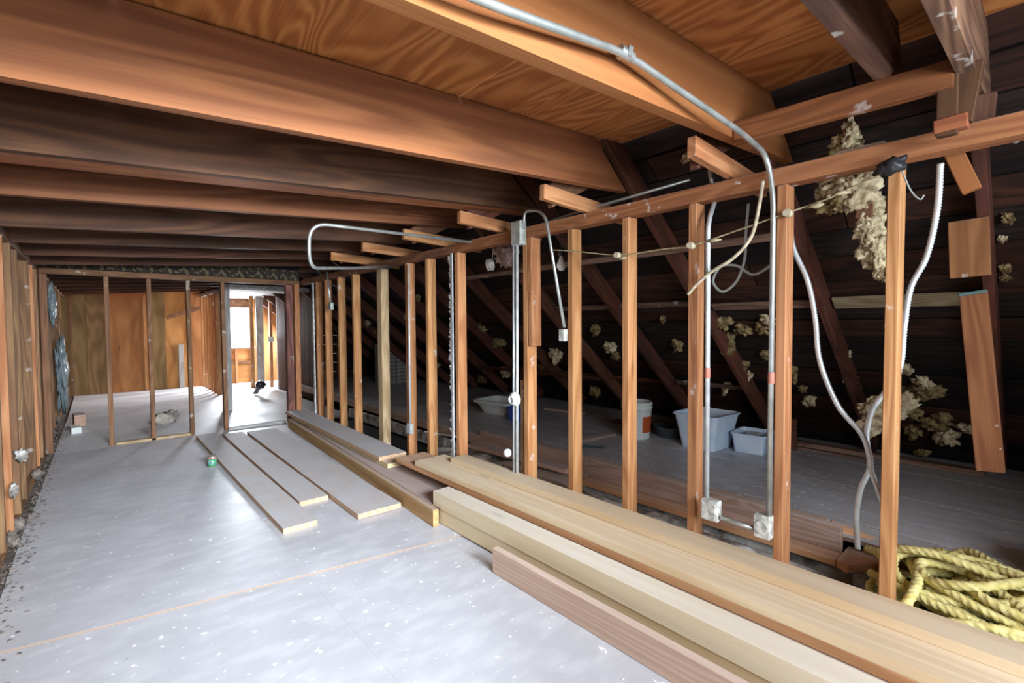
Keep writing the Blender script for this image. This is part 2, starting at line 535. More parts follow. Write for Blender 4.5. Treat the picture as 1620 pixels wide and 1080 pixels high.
M_FLOOR = floormat('dusty_grey_subfloor', (0.48, 0.49, 0.53), (0.56, 0.575, 0.62), (0.70, 0.715, 0.75), 0.34)
M_FLOOR2 = floormat('pale_dusty_subfloor', (0.56, 0.57, 0.60), (0.64, 0.65, 0.68), (0.76, 0.77, 0.78), 0.42)
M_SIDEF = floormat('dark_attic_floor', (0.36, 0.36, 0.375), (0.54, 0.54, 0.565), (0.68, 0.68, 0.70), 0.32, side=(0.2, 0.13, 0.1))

# ------------------------------------------------------------------ floor
floor = empty('floor', kind='structure')
yn, yf = 2.985, 2.48           # skewed joint from the left wall to the stud wall
def jy(x): return yn+(yf-yn)*(x+0.42)/2.72
poly('floor_panel', [(-0.42, -2.6), (0.86, -2.6), (0.86, jy(0.86)), (-0.42, jy(-0.42))], -0.03, -0.008, M_FLOOR, floor)
poly('floor_panel', [(0.861, -2.6), (2.45, -2.6), (2.45, jy(2.45)), (0.861, jy(0.861))], -0.03, -0.009, M_FLOOR, floor)
poly('floor_panel', [(-0.41, jy(-.41)+.004), (2.45, jy(2.45)+.004), (2.45, 4.93), (-0.41, 4.98)], -0.03, 0.0, M_FLOOR, floor)
poly('floor_panel', [(-0.40, 4.985), (2.45, 4.935), (2.45, 7.30), (-0.38, 7.30)], -0.03, -0.001, M_FLOOR, floor)
poly('floor_panel', [(-0.38, 7.304), (3.0, 7.304), (3.0, 10.3), (-0.36, 10.3)], -0.03, 0.0, M_FLOOR2, floor)
poly('floor_panel', [(-0.36, 10.304), (4.0, 10.304), (4.0, 13.4), (-0.36, 13.4)], -0.03, -0.001, M_FLOOR2, floor)
poly('subfloor_base', [(-1.1, -2.7), (6.2, -2.7), (6.2, 13.6), (-1.1, 13.6)], -0.10, -0.05, M_DARK, floor)

# ------------------------------------------------------------------ raised attic floor beyond the studs
sf = empty('floor_side', kind='structure')
x = 3.0
k = 0
while x < 5.5:
    wd = 0.235
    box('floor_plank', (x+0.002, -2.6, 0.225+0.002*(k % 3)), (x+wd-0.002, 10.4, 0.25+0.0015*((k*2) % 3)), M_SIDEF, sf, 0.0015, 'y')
    x += wd
    k += 1

# ------------------------------------------------------------------ ceiling: joists and plywood
ceil = empty('ceiling', kind='structure')
SL = 0.0668                      # the joists rise gently towards the stud wall
def zj(X): return 2.062+SL*(X+0.1)
def joist(Y, t, x0, x1, mat, dz=0.0, h=0.286, cut=0.30, name='joist'):
    d = V((1, 0, SL)).normalized()
    n = V((-SL, 0, 1)).normalized()
    a = V((x0, Y, zj(x0)+dz))+n*h/2
    b = V((x1, Y, zj(x1)+dz))+n*h/2
    return board(name, a, b, n, h, t, mat, ceil, 0.004, cutb=cut, warp=0.004, seg=6)
joist(0.955, 0.05, -1.0, 2.83, W_JOIST_O, -0.005)
joist(0.42, 0.045, -1.0, 2.42, W_DIRTY, 0.06, 0.23, 0.14)
joist(0.205, 0.045, -1.0, 2.80, W_DIRTY, 0.01, 0.27, 0.12)
joist(1.835, 0.045, -1.0, 2.58, W_JOIST, 0.0)
for i in range(4): joist(2.62+i*0.052, 0.05, -1.0, 2.56, W_JOIST_D if i in (0, ) else W_JOIST, 0.02, 0.27)  # front ply darker, shade of the beam face put into its colour
joist(3.46, 0.05, -1.0, 2.6, W_JOIST_M, 0.02)
joist(4.27, 0.05, -1.0, 2.6, W_JOIST_D, -0.01)  # from here on the shade of the far ceiling is in the wood colour
for Y in (5.09, 5.91, 6.73, 7.62, 8.4, 9.2, 10.0, 10.8, 11.6, 12.4): joist(Y, 0.05, -1.0, 2.6, W_JOIST_D, 0.0)
for Y in (-0.6, -1.4, -2.2): joist(Y, 0.05, -1.0, 2.6, W_JOIST)
nrm = V((-SL, 0, 1)).normalized()
xs = [-1.05, 0.085, 1.305, 2.53]
yy = -2.65
r = 0
while yy < 13.5:
    y2 = min(yy+2.44, 13.6)
    for i in range(3):
        a, b = xs[i]+0.003, xs[i+1]-0.003
        off = 0.292 + 0.008
        pa_ = V((a, (yy+y2)/2, zj(a)))+nrm*off
        pb = V((b, (yy+y2)/2, zj(b)))+nrm*off
        pc_ = (pa_+pb)/2
        board('plywood_sheet', pc_-V((0, (y2-yy)/2-0.002, 0)), pc_+V((0, (y2-yy)/2-0.002, 0)), pb-pa_, (pb-pa_).length, 0.015, W_PLY, ceil, 0.001)
    yy = y2
    r += 1

# block along the stud side between the joists
hb = empty('ceiling_header', kind='structure')
board('header_board', (2.115, 0.93, 2.222), (2.19, 0.235, 2.232), (0, 0, 1), 0.095, 0.042, W_HEAD, hb)
board('cleat_board', at(1500, 130, 'x', 2.2)+V((0, 0, 0.06)), at(1498, 215, 'x', 2.2), (0, 1, 0), 0.055, 0.04, W_JOIST_D, hb)
board('cleat_board', at(1538, 100, 'x', 2.22), at(1520, 195, 'x', 2.22), (0, 1, 0), 0.06, 0.04, W_JOIST_D, hb)
board('cleat_board', at(1478, 205, 'x', 2.2), at(1532, 190, 'x', 2.2), (0, 0, 1), 0.045, 0.05, W_JOIST, hb)
board('cleat_board', at(1560, 150, 'x', 2.5), at(1552, 225, 'x', 2.5), (0, 1, 0), 0.06, 0.04, W_DIRTY, hb)
board('cleat_board', at(1508, 240, 'x', 2.45), at(1538, 302, 'x', 2.45), (0, 1, 0), 0.055, 0.04, W_JOIST_O, hb)

# ------------------------------------------------------------------ right roof slope
roof = empty('roof', kind='structure')
TH = math.atan(0.825)
rn = V((math.sin(TH), 0, math.cos(TH)))          # upward normal of the slope
rd = V((math.cos(TH), 0, -math.sin(TH)))         # down the slope
def rp(X, Y, off=0.0): return V((X, Y, 4.44-0.825*X))+rn*off
RY = [-2.3, -1.45, -0.6, 0.22] + [1.0+0.825*i for i in range(15)]
for Y in RY:
    board('rafter', rp(1.9, Y, 0.07), rp(5.05, Y, 0.07), rn, 0.14, 0.045, W_RAFT, roof)
s = 0.0
k = 0
P0 = rp(1.75, 0, 0.152)
while s < 4.6:
    wd = random.choice((0.17, 0.185, 0.20))
    gap = random.choice((0.008, 0.015, 0.03))
    c = P0+rd*(s+wd/2)
    Yc = -2.65
    while Yc < 13.5:
        L = random.uniform(3.2, 4.8)
        Y2 = min(Yc+L, 13.6)
        o_ = rn*random.uniform(-0.001, 0.006)
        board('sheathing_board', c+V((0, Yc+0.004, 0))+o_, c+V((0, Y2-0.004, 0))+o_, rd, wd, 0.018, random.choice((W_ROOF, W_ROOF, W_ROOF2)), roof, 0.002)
        Yc = Y2
    s += wd+gap
    k += 1
board('roof_underlay', rp(1.6, -2.7, 0.19), rp(1.6, 13.6, 0.19), rd, 0.01, 0.004, M_DARK, roof, 0)
bm = bmesh.new()
q = [rp(1.6, -2.75, 0.185), rp(5.6, -2.75, 0.185), rp(5.6, 13.65, 0.185), rp(1.6, 13.65, 0.185)]
lo_ = [bm.verts.new(p) for p in q]
hi_ = [bm.verts.new(p+rn*0.02) for p in q]
bm.faces.new(lo_); bm.faces.new(hi_)
for i in range(4): bm.faces.new((lo_[i], lo_[(i+1) % 4], hi_[(i+1) % 4], hi_[i]))
bmlink('roof_felt', bm, M_DARK, roof)
# strips nailed along the rafters
def strip(X, Y0, Y1, wd, mat, off=0.10, t=0.02):
    return board('nailed_strip', rp(X, Y0, off), rp(X, Y1, off), rd, wd, t, mat, roof)
strip(3.62, 0.27, 0.96, 0.10, W_PALE)
strip(3.62, 1.04, 1.78, 0.07, W_PURL)
strip(3.58, 1.87, 3.42, 0.06, W_PURL)
strip(4.52, 1.87, 2.60, 0.06, W_PURL)
strip(4.54, 2.7, 5.1, 0.05, W_RAFT)
strip(3.05, 1.05, 4.2, 0.05, W_PURL, -0.015)
strip(4.45, 3.5, 5.8, 0.05, W_RAFT, -0.015)
board('eave_strip', (4.93, 0.30, 0.275), (4.93, 2.3, 0.275), (1, 0, 0), 0.10, 0.04, W_PURL, roof)
board('eave_strip', (4.78, 0.95, 0.262), (4.80, 1.75, 0.262), (1, 0, 0), 0.03, 0.02, W_PURL, roof)
# ties: lower cleats over the plate, at each rafter
tie_y = [1.03, 1.93, 2.75, 3.55, 4.35, 5.15]
for i, Y in enumerate(tie_y):
    board('rafter_block', (1.93, Y, 2.155), (2.75, Y+0.02, 2.125), (0, 0, 1), 0.085, 0.04, W_STUD, roof)
    a = V((2.02, Y+0.05, 2.15)); b_ = V((2.47, Y+0.05, 2.36+0.02))
    board('rafter_brace', a, b_, (0, 0, 1), 0.13, 0.042, W_STUD_D if i % 2 else W_RAFT, roof, cuta=0.05)
# doubled timbers beside the nearest rafter
board('rafter_block', at(1532, 348, 'x', 3.1), at(1535, 438, 'x', 3.1), (0, 1, 0), 0.14, 0.045, W_PLATE, roof)
board('rafter_splice', at(1540, 462, 'x', 3.2), at(1567, 745, 'x', 3.2), (0, 1, 0), 0.10, 0.045, W_PLATE, roof)
board('splice_end', at(1539, 461, 'x', 3.19), at(1540, 466, 'x', 3.19), (0, 1, 0), 0.10, 0.05, plain('faded_teal_paint', (0.10, 0.17, 0.17), 0.6), roof)

# ------------------------------------------------------------------ right stud wall
ws = empty('wall_right', kind='structure')
studs = [(0.428, 0), (0.822, 0), (1.241, 0), (1.648, 0), (2.071, 0), (2.495, 0), (3.350, 0), (3.825, 0), (4.207, 0), (4.60, 1), (5.493, 0), (5.944, 0), (6.405, 0), (6.743, 0)]
studs[9] = (4.83, 1)
for yf_, kd in studs:
    wv_ = 0.10 if kd else 0.042
    if kd == 0 and yf_ == 2.495: wv_ = 0.045
    tp = random.uniform(-0.004, 0.004)
    board('stud', (2.345, yf_-wv_/2+tp, -0.008), (2.345, yf_-wv_/2, 2.012), (1, 0, 0), 0.09, wv_, W_STUD_G if kd else W_STUD, ws)
board('stud_splice', (2.345, 2.495-0.075, 1.25), (2.345, 2.495-0.068, 2.012), (1, 0, 0), 0.095, 0.035, W_STUD, ws)
board('stud_splice', (2.350, 2.52, -0.008), (2.350, 2.53, 1.0), (1, 0, 0), 0.08, 0.03, W_STUD_D, ws)
board('top_plate', (2.345, -0.9, 2.052), (2.345, 3.36, 2.052), (1, 0, 0), 0.09, 0.075, W_PLATE, ws)
board('top_plate', (2.345, 3.364, 2.050), (2.345, 7.33, 2.050), (1, 0, 0), 0.09, 0.07, W_STUD_D, ws)
board('plate_block', (2.345, 0.44, 2.096), (2.345, 0.60, 2.096), (1, 0, 0), 0.08, 0.012, W_PURL, ws)
board('stud', (2.345, -0.4, -0.008), (2.345, -0.4, 2.012), (1, 0, 0), 0.09, 0.042, W_STUD, ws)
for yy0, yy1 in ((-2.55, 0.38), (0.43, 2.44), (2.545, 3.3), (3.36, 7.25)):
    board('sole_plate', (2.345, yy0, 0.012), (2.345, yy1, 0.012), (1, 0, 0), 0.09, 0.038, W_STUD_D, ws)
# plaster edge on the seventh stud, metal corner bead and white strip further on
board('corner_bead', (2.285, 3.375, 0.22), (2.285, 3.368, 2.01), (0, 1, 0), 0.03, 0.012, M_METAL_W, ws)
bm = bmesh.new()
for i in range(90):
    z = 0.25+i*0.0195
    if 0.62 < z < 0.85 and i % 3: continue
    p = V((2.292+random.uniform(-.004, .006), 3.39+random.uniform(0, 0.025), z))
    mm = Matrix.Translation(p) @ Matrix.Diagonal((0.012, random.uniform(0.008, 0.03), 0.012, 1))
    bmesh.ops.create_icosphere(bm, subdivisions=1, radius=1, matrix=mm)
po = bmlink('plaster_edge', bm, M_PLASTW, ws)
po['kind'] = 'stuff'
board('corner_bead', (2.29, 6.80, 0.0), (2.29, 6.80, 2.0), (0, 1, 0), 0.05, 0.015, M_PLASTW, ws)

# trench between the stud wall and the raised floor
cb = empty('kerb', kind='structure')
board('kerb_board', (2.99, 0.72, 0.238), (2.99, 2.46, 0.238), (0, 0, 1), 0.14, 0.04, W_CURB, cb)
board('kerb_board', (2.99, 2.464, 0.21), (2.99, 3.9, 0.21), (0, 0, 1), 0.19, 0.04, W_CURB, cb)
board('kerb_board', (2.99, 3.9, 0.20), (2.99, 10.3, 0.20), (0, 0, 1), 0.10, 0.04, W_CURB, cb)
board('kerb_cap', (3.035, 0.80, 0.277), (3.035, 3.3, 0.277), (1, 0, 0), 0.045, 0.05, W_NEW_O, cb)
board('kerb_cap', (3.04, 0.79, 0.277), (3.12, 0.50, 0.20), (1, 0, 0), 0.04, 0.05, W_NEW_O, cb)
board('ledge_board', (2.935, 0.72, 0.145), (2.935, 2.44, 0.145), (1, 0, 0), 0.13, 0.04, W_NEW_O, cb)
poly('ledge_end', [(2.87, 0.715), (2.84, 0.66), (3.03, 0.54), (3.09, 0.57), (3.10, 0.715)], 0.125, 0.165, W_NEW_O, cb)
board('gap_wall', (2.955, 0.5, 0.06), (2.955, 7.2, 0.05), (0, 0, 1), 0.13, 0.05, M_PLASTER, cb)
board('ledge_board', (2.88, 2.46, 0.11), (2.88, 3.35, 0.11), (1, 0, 0), 0.20, 0.04, W_CURB, cb)
board('ledge_board', (2.60, 0.70, 0.11), (2.62, 2.44, 0.10), (1, 0, 0), 0.09, 0.04, W_NEW_O, cb)
tr = lump('plaster_rubble', (2.78, 1.72, 0.03), (0.10, 0.90, 0.07), M_PLASTER, None, 5, 0.5, 5, seed=4, spike=0.3)
tag(tr, 'grey white plaster rubble lying behind the studs', 'rubble', kind='stuff')
tr2 = lump('plaster_rubble', (2.70, 3.55, 0.05), (0.16, 0.65, 0.09), M_PLASTER, None, 4, 0.5, 5, seed=9, spike=0.3)
tag(tr2, 'heap of grey plaster rubble below the grey red plank', 'rubble', kind='stuff')
tr3 = lump('plaster_rubble', (2.62, 0.10, -0.03), (0.14, 0.4, 0.05), M_PLASTER, None, 4, 0.5, 5, seed=12, spike=0.3)
tag(tr3, 'dark plaster rubble under the yellow rope', 'rubble', kind='stuff')

# ------------------------------------------------------------------ left wall
wl = empty('wall_left', kind='structure')
for i in range(27):
    Y = 1.0+i*0.41
    if i in (12,): continue
    board('stud', (-0.50, Y, 0.0), (-0.50, Y+random.uniform(-.02, .02), 2.03), (1, 0, 0), 0.09, 0.04, W_STUD if i in (6, 9, 14) else W_LEFT, wl)
    if i % 3 == 1:
        board('stud', (-0.51, Y+0.06, 0.0), (-0.51, Y+0.05, 2.03), (1, 0, 0), 0.09, 0.04, W_LEFT, wl)
board('top_plate', (-0.50, -2.55, 2.065), (-0.50, 7.25, 2.065), (1, 0, 0), 0.09, 0.07, W_STUD_D, wl)
board('top_plate', (-0.50, 7.3, 2.065), (-0.50, 13.3, 2.065), (1, 0, 0), 0.09, 0.07, W_STUD_D, wl)
board('sole_plate', (-0.50, -2.55, -0.01), (-0.50, 13.3, -0.01), (1, 0, 0), 0.09, 0.04, W_LEFT, wl)
yb = -2.6
while yb < 13.4:
    wd = random.uniform(0.13, 0.24)
    dx = random.uniform(0, 0.02)
    box('wall_board', (-0.66-dx, yb+0.004, -0.03), (-0.64-dx, yb+wd-0.004, 2.42+random.uniform(-.03, .03)), random.choice((W_LEFT, W_LEFT, W_STUD_G, W_STUD_D)), wl, 0.002, 'z')
    yb += wd
box('wall_shelf', (-0.66, -1.6, -0.06), (-0.38, 13.2, -0.012), M_GRIT, wl, 0, 'y')
box('wall_backing', (-0.75, -2.65, -0.05), (-0.70, 13.6, 2.75), M_DARK, wl, 0, 'y')

# ------------------------------------------------------------------ cross partition with the opening
wf = empty('wall_partition', kind='structure')
for X, mt_ in ((0.115, W_STUD_D), (0.512, W_STUD_D), (0.915, W_STUD_D), (1.30, W_STUD_D)):
    board('stud', (X, 7.375, 0.0), (X-0.005, 7.375, 2.0), (0, 1, 0), 0.09, 0.045, mt_, wf)
board('post', (2.135, 7.375, 0.0), (2.135, 7.375, 2.02), (0, 1, 0), 0.09, 0.09, W_RED, wf)
board('post', (2.235, 7.36, 0.0), (2.235, 7.36, 2.02), (0, 1, 0), 0.09, 0.07, W_STUD, wf)
board('post', (-0.42, 7.375, 0.0), (-0.42, 7.375, 2.0), (0, 1, 0), 0.09, 0.06, W_STUD_D, wf)
board('top_plate', (-0.45, 7.375, 2.035), (2.28, 7.375, 2.035), (0, 1, 0), 0.09, 0.065, W_STUD_D, wf)
board('sole_plate', (0.15, 7.375, 0.014), (0.90, 7.375, 0.014), (0, 1, 0), 0.09, 0.028, W_STUD_G, wf)
board('sole_plate', (1.30, 7.375, 0.014), (2.05, 7.375, 0.014), (0, 1, 0), 0.09, 0.028, W_GRAY, wf)
M_LATHD = plain('dirty_lath_and_plaster', (0.035, 0.030, 0.026), 0.9, 0, 22, (0.15, 0.12, 0.07), 0.6, lo=0.5, hi=0.6, spec=0.05)
X = -0.45
while X < 2.28:
    wd = random.uniform(0.10, 0.30)
    box('lath', (X, 7.35+random.uniform(0, .01), 2.072), (min(X+wd-0.004, 2.28), 7.37, 2.235+random.uniform(-.02, .04)), M_LATHD, wf, 0.001, 'z')
    X += wd
box('partition_backing', (-0.62, 7.40, 2.07), (2.3, 7.415, 2.5), M_DARK, wf, 0)

# ------------------------------------------------------------------ far room
wfar = empty('wall_far', kind='structure')
xb = [-0.62, -0.142, 0.17, 0.775, 0.943, 1.195, 1.601, 1.90]
for i, (a, b_) in enumerate(zip(xb, xb[1:])):
    dy = 0.012*(i % 2)
    box('plywood_panel', (a+0.001, 13.30+dy, -0.02), (b_-0.001, 13.315+dy, 2.5), (W_PLY_FD, W_PLY_FD, W_PLY_F, W_PLY_F, W_PLY_FD, W_PLY_F, W_PLY_F)[i], wfar, 0.002, 'z')
for X in (-0.40, 0.20, 0.80):
    box('stud', (X, 13.24, 0.0), (X+0.045, 13.298, 2.1), W_STUD_D if X < 0 else W_STUD, wfar, 0.002, 'z')
box('stud', (1.42, 13.2, 0.0), (1.52, 13.298, 1.0), W_GRAY, wfar, 0.002, 'z')
board('diagonal_brace', (1.22, 13.25, 1.62), (1.88, 13.25, 1.85), (0, 0, 1), 0.09, 0.03, W_STUD_D, wfar)
wr = empty('wall_far_side', kind='structure')
for i, Y in enumerate((11.35, 11.68, 12.0, 12.35, 12.7, 13.05)):
    box('stud', (1.86, Y, 0.0), (1.95, Y+0.05, 2.1), W_STUD, wr, 0.002, 'z')
#box('plywood_panel', (1.97, 11.3, 0.0), (1.985, 13.29, 2.3), W_PLY_F, wr, 0.002, 'z')
box('top_plate', (1.86, 11.3, 2.1), (1.96, 13.29, 2.17), W_PLASTW if False else W_GRAY, wr, 0.002, 'y')
# window wall
ww = empty('wall_window', kind='structure')
WX0, WX1, WZ0, WZ1 = 2.45, 2.98, 0.90, 1.86
box('plywood_panel', (2.0, 13.36, -0.02), (WX0-0.02, 13.375, 2.4), W_PLY_F, ww, 0.002, 'z')
box('plywood_panel', (WX0-0.016, 13.36, -0.02), (WX1+0.016, 13.375, 0.52), W_PLY_F, ww, 0.002, 'x')
box('plywood_panel', (WX0-0.016, 13.37, 0.524), (WX1+0.016, 13.385, WZ0-0.02), W_PLY_F, ww, 0.002, 'x')
box('plywood_panel', (WX1+0.02, 13.36, -0.02), (4.1, 13.375, 2.4), W_PLY_F, ww, 0.002, 'z')
box('plywood_panel', (WX0-0.016, 13.36, WZ1+0.03), (WX1+0.016, 13.375, 2.4), W_STUD_D, ww, 0.002, 'x')
for X in (2.34, 2.60, 3.0):
    box('cripple_stud', (X if X < 2.5 else X-0.02, 13.30, 0.0), (X+0.03, 13.355, WZ0-0.05 if X > 2.35 and X < 2.9 else 2.1), W_STUD, ww, 0.002, 'z')
board('rail', (2.4, 13.33, 0.52), (2.98, 13.33, 0.52), (0, 0, 1), 0.06, 0.04, W_STUD_D, ww)
win = empty('window_1', (2.7, 13.36, 0.9), kind='structure')
box('window_sill', (WX0-0.05, 13.28, WZ0-0.04), (WX1+0.05, 13.42, WZ0), W_GRAY, win, 0.002)
box('window_frame', (WX0-0.03, 13.33, WZ0), (WX0+0.015, 13.42, WZ1), W_GRAY, win, 0.002, 'z')
box('window_frame', (WX1-0.015, 13.33, WZ0), (WX1+0.04, 13.42, WZ1), W_GRAY, win, 0.002, 'z')
box('window_frame', (WX0-0.03, 13.33, WZ1), (WX1+0.04, 13.42, WZ1+0.04), W_GRAY, win, 0.002)
box('wall_backing', (-0.8, 13.42, -0.1), (WX0-0.02, 13.46, 2.7), M_DARK, ww, 0)  # added dark sheet, stops sky light leaking between the panels
box('wall_backing', (WX1+0.02, 13.42, -0.1), (6.0, 13.46, 2.7), M_DARK, ww, 0)  # same added light stop, right of the window
# right side: posts, boarded dark wall
wp = empty('wall_far_right', kind='structure')
box('post', (2.78, 12.05, 0.0), (2.93, 12.12, 2.15), W_GRAY, wp, 0.002, 'z')
box('post', (2.66, 12.1, 0.0), (2.74, 12.16, 2.15), W_STUD, wp, 0.002, 'z')
box('post', (3.02, 11.9, 0.0), (3.08, 11.98, 2.15), W_STUD, wp, 0.002, 'z')
box('corner_post', (3.06, 11.45, 0.0), (3.11, 11.52, 2.15), M_PLASTW, wp, 0.002, 'z')
yb = 9.0
while yb < 11.42:
    wd = random.uniform(0.14, 0.22)
    box('wall_board', (3.06, yb+0.004, 0.0), (3.08, min(yb+wd, 11.42)-0.004, 2.2), random.choice((W_RAFT, W_ROOF2, W_JOIST_D)), wp, 0.002, 'z')
    yb += wd
box('outlet_cover', (2.98, 11.88, 1.05), (3.10, 11.89, 1.17), M_PLASTW, wp, 0.004, 'x')
box('wall_panel', (4.0, 10.3, -0.02), (4.03, 12.2, 2.0), W_PLY_F, wp, 0, 'y')
# plaster ceiling remnant in the far room and the grey post in front of it
cf = empty('ceiling_far', kind='structure')
poly('plaster_sheet', [(1.58, 9.15), (3.0, 9.15), (3.6, 13.28), (2.02, 13.28), (2.0, 11.2)], 2.10, 2.118, M_PLASTW, cf)
box('plaster_edge', (1.56, 9.10, 2.03), (3.0, 9.14, 2.10), M_PLASTW, cf, 0.001)
box('post', (1.565, 9.05, 0.0), (1.70, 9.13, 2.10), W_GRAY, cf, 0.004, 'z')

# ------------------------------------------------------------------ end walls
we = empty('wall_end_side', kind='structure')
z = 0.0
while z < 2.3:
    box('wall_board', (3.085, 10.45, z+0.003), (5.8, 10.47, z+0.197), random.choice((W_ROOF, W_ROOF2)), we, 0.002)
    z += 0.2
wb = empty('wall_back', kind='structure')
BX0, BX1, BZ0, BZ1 = -0.25, 2.0, 0.75, 2.15
box('wall_panel', (-1.05, -1.72, -0.03), (BX0, -1.68, 2.7), W_PLY_F, wb, 0, 'z')
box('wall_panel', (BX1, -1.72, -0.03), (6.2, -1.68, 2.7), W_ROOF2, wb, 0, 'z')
box('wall_panel', (BX0, -1.72, -0.03), (BX1, -1.68, BZ0), W_PLY_F, wb, 0)
box('wall_panel', (BX0, -1.72, BZ1), (BX1, -1.68, 2.7), W_PLY_F, wb, 0)
box('wall_panel', (2.45, -0.80, 0.0), (6.2, -0.76, 2.7), W_ROOF2, wb, 0, 'z')  # unseen wall placed to keep rear light off the near side attic
w2 = empty('window_2', (0.95, -1.70, BZ0), kind='structure')
box('window_frame', (BX0, -1.74, BZ0), (BX0+0.05, -1.66, BZ1), W_GRAY, w2, 0.002, 'z')
box('window_frame', (BX1-0.05, -1.74, BZ0), (BX1, -1.66, BZ1), W_GRAY, w2, 0.002, 'z')
box('window_frame', (BX0, -1.74, BZ0), (BX1, -1.66, BZ0+0.05), W_GRAY, w2, 0.002)
box('window_frame', (BX0, -1.74, BZ1-0.05), (BX1, -1.66, BZ1), W_GRAY, w2, 0.002)
box('window_mullion', (0.925, -1.74, BZ0), (0.975, -1.68, BZ1), W_GRAY, w2, 0.002, 'z')
box('wall_eave', (5.6, -2.65, -0.05), (5.65, 13.6, 0.6), M_DARK, empty('wall_eave_side', kind='structure'), 0, 'y')

# ------------------------------------------------------------------ chimney in the side attic
ch = empty('chimney', (4.45, 8.75, 0.25), 'whitened brick chimney standing in the dark behind the far studs', 'chimney')
box('mortar_core', (4.22, 8.52, 0.25), (4.68, 8.98, 1.05), M_MORT, ch, 0)
for r_ in range(11):
    z0 = 0.255+r_*0.072
    for side in range(2):
        for c_ in range(2):
            o = 0.0 if r_ % 2 else 0.06
            if side == 0:
                a = 4.215+c_*0.235
                box('brick', (a+0.004, 8.51, z0), (a+0.227, 8.53, z0+0.062), M_BRICK, ch, 0.003)
            else:
                a = 8.515+c_*0.235
                box('brick', (4.205, a+0.004, z0), (4.225, a+0.227, z0+0.062), M_BRICK, ch, 0.003, 'y')

# ------------------------------------------------------------------ loose planks on the floor (left group)
def plank(name, xa, xb_, y0, y1, z0, z1, mat, label, group=None, skew=0.0, cat='plank'):
    c = (xa+xb_)/2
    o = board(name, (c, y0, (z0+z1)/2), (c+skew, y1, (z0+z1)/2), (1, 0, 0), xb_-xa, z1-z0, mat, None, 0.003, warp=0.0015, seg=5)
    return tag(o, label, cat, group)
gp = 'loose planks on the floor'
plank('plank', 0.915, 1.140, 3.39, 7.10, 0.0, 0.036, W_DUSTY, 'dusty grey plank beside the can, first in from the bare floor', gp)
plank('plank', 1.155, 1.375, 3.83, 6.95, 0.0, 0.036, W_DUSTY, 'narrow dusty plank between two others, its pale end set back', gp, 0.03)
plank('plank', 1.385, 1.725, 3.27, 6.85, 0.004, 0.042, W_DUSTY, 'widest dusty grey plank lying against the tan beam', gp, 0.05)
# far stack
gs = 'boards stacked along the far studs'
b0 = board('edge_timber', (1.745, 2.80, 0.06), (1.99, 6.95, 0.06), (0, 0, 1), 0.118, 0.045, W_BEAM_T)
tag(b0, 'tan beam on its edge beside the widest dusty plank', 'beam', gs)
plank('plank', 1.785, 2.08, 2.9, 6.9, 0.075, 0.113, W_DUSTY_P, 'pinkish dusty plank with red marks behind the tan beam', gs, 0.245)
plank('plank', 1.80, 2.06, 2.95, 6.8, 0.0, 0.072, W_BEAM_T, 'thick tan plank lowest behind the tan beam', gs, 0.245)
plank('plank', 1.945, 2.19, 3.92, 6.95, 0.117, 0.155, W_NEW_Y, 'cream ended plank under the long grey plank', gs, 0.07)
plank('plank', 1.925, 2.20, 4.05, 7.15, 0.158, 0.196, W_DUSTY, 'long grey plank on top of the far stack', gs, 0.07)

# new lumber stack
gl = 'new lumber stacked beside the stud wall'
o = board('lumber_board', (1.683, 2.075, 0.062), (1.683, -1.2, 0.062), (0, 0, 1), 0.14, 0.042, W_NEW_B)
tag(o, 'brown board on edge at the front foot of the lumber stack', 'board', gl)
o = board('lumber_board', (1.815, 2.84, 0.057), (1.815, -1.3, 0.057), (0, 0, 1), 0.108, 0.042, W_NEW_Y)
tag(o, 'low yellow board on edge just behind the brown board', 'board', gl)
o = board('lumber_board', (1.855, 2.90, 0.165), (1.845, -1.3, 0.168), (1, 0, 0), 0.135, 0.104, W_NEW_P, warp=0.002, seg=5)
tag(o, 'pale knotty timber lying over the yellow edge board', 'board', gl)
o = board('lumber_board', (2.10, 2.85, 0.10), (2.10, -1.3, 0.10), (1, 0, 0), 0.28, 0.19, W_NEW_B)
tag(o, 'big square timber carrying the orange and pale boards', 'timber', gl)
o = board('lumber_board', (2.10, 3.78, 0.222), (2.09, -1.3, 0.222), (1, 0, 0), 0.28, 0.04, W_NEW_O, warp=0.002, seg=5)
tag(o, 'orange edged board whose pink end reaches furthest up the room', 'board', gl)
o = board('lumber_board', (2.10, 3.45, 0.264), (2.10, -1.3, 0.264), (1, 0, 0), 0.29, 0.04, W_NEW, warp=0.002, seg=5)
tag(o, 'wide tan board second from the top of the stack', 'board', gl)
o = board('lumber_board', (2.215, 3.20, 0.306), (2.222, -1.3, 0.306), (1, 0, 0), 0.15, 0.04, W_NEW, warp=0.0015, seg=5)
tag(o, 'narrow tan board on top of the stack, touching the studs', 'board', gl)

# ------------------------------------------------------------------ can on the floor
cp = at(336, 738, 'z', 0.0)
can = empty('can', cp, 'small green and blue labelled can by the dusty planks', 'can')
lathe('body', [(0.034, 0), (0.038, 0.004), (0.038, 0.105), (0.034, 0.112), (0.034, 0.108), (0.0, 0.106)], M_METAL, can, cp)
mtc, ntc = newmat('can_label')
b = NB(ntc)
tc = b.n('ShaderNodeTexCoord')
vo = b.n('ShaderNodeTexVoronoi'); vo.inputs['Scale'].default_value = 32
b.l(tc.outputs['Object'], vo.inputs['Vector'])
cr = b.ramp(vo.outputs['Distance'], [(0.2, (0.05, 0.30, 0.07)), (0.5, (0.08, 0.40, 0.10)), (0.62, (0.06, 0.20, 0.28)), (0.85, (0.30, 0.45, 0.25))])
bsdf(b, cr, 0.4)
lathe('label', [(0.0385, 0.012), (0.0392, 0.012), (0.0392, 0.086), (0.0385, 0.086)], mtc, can, cp)
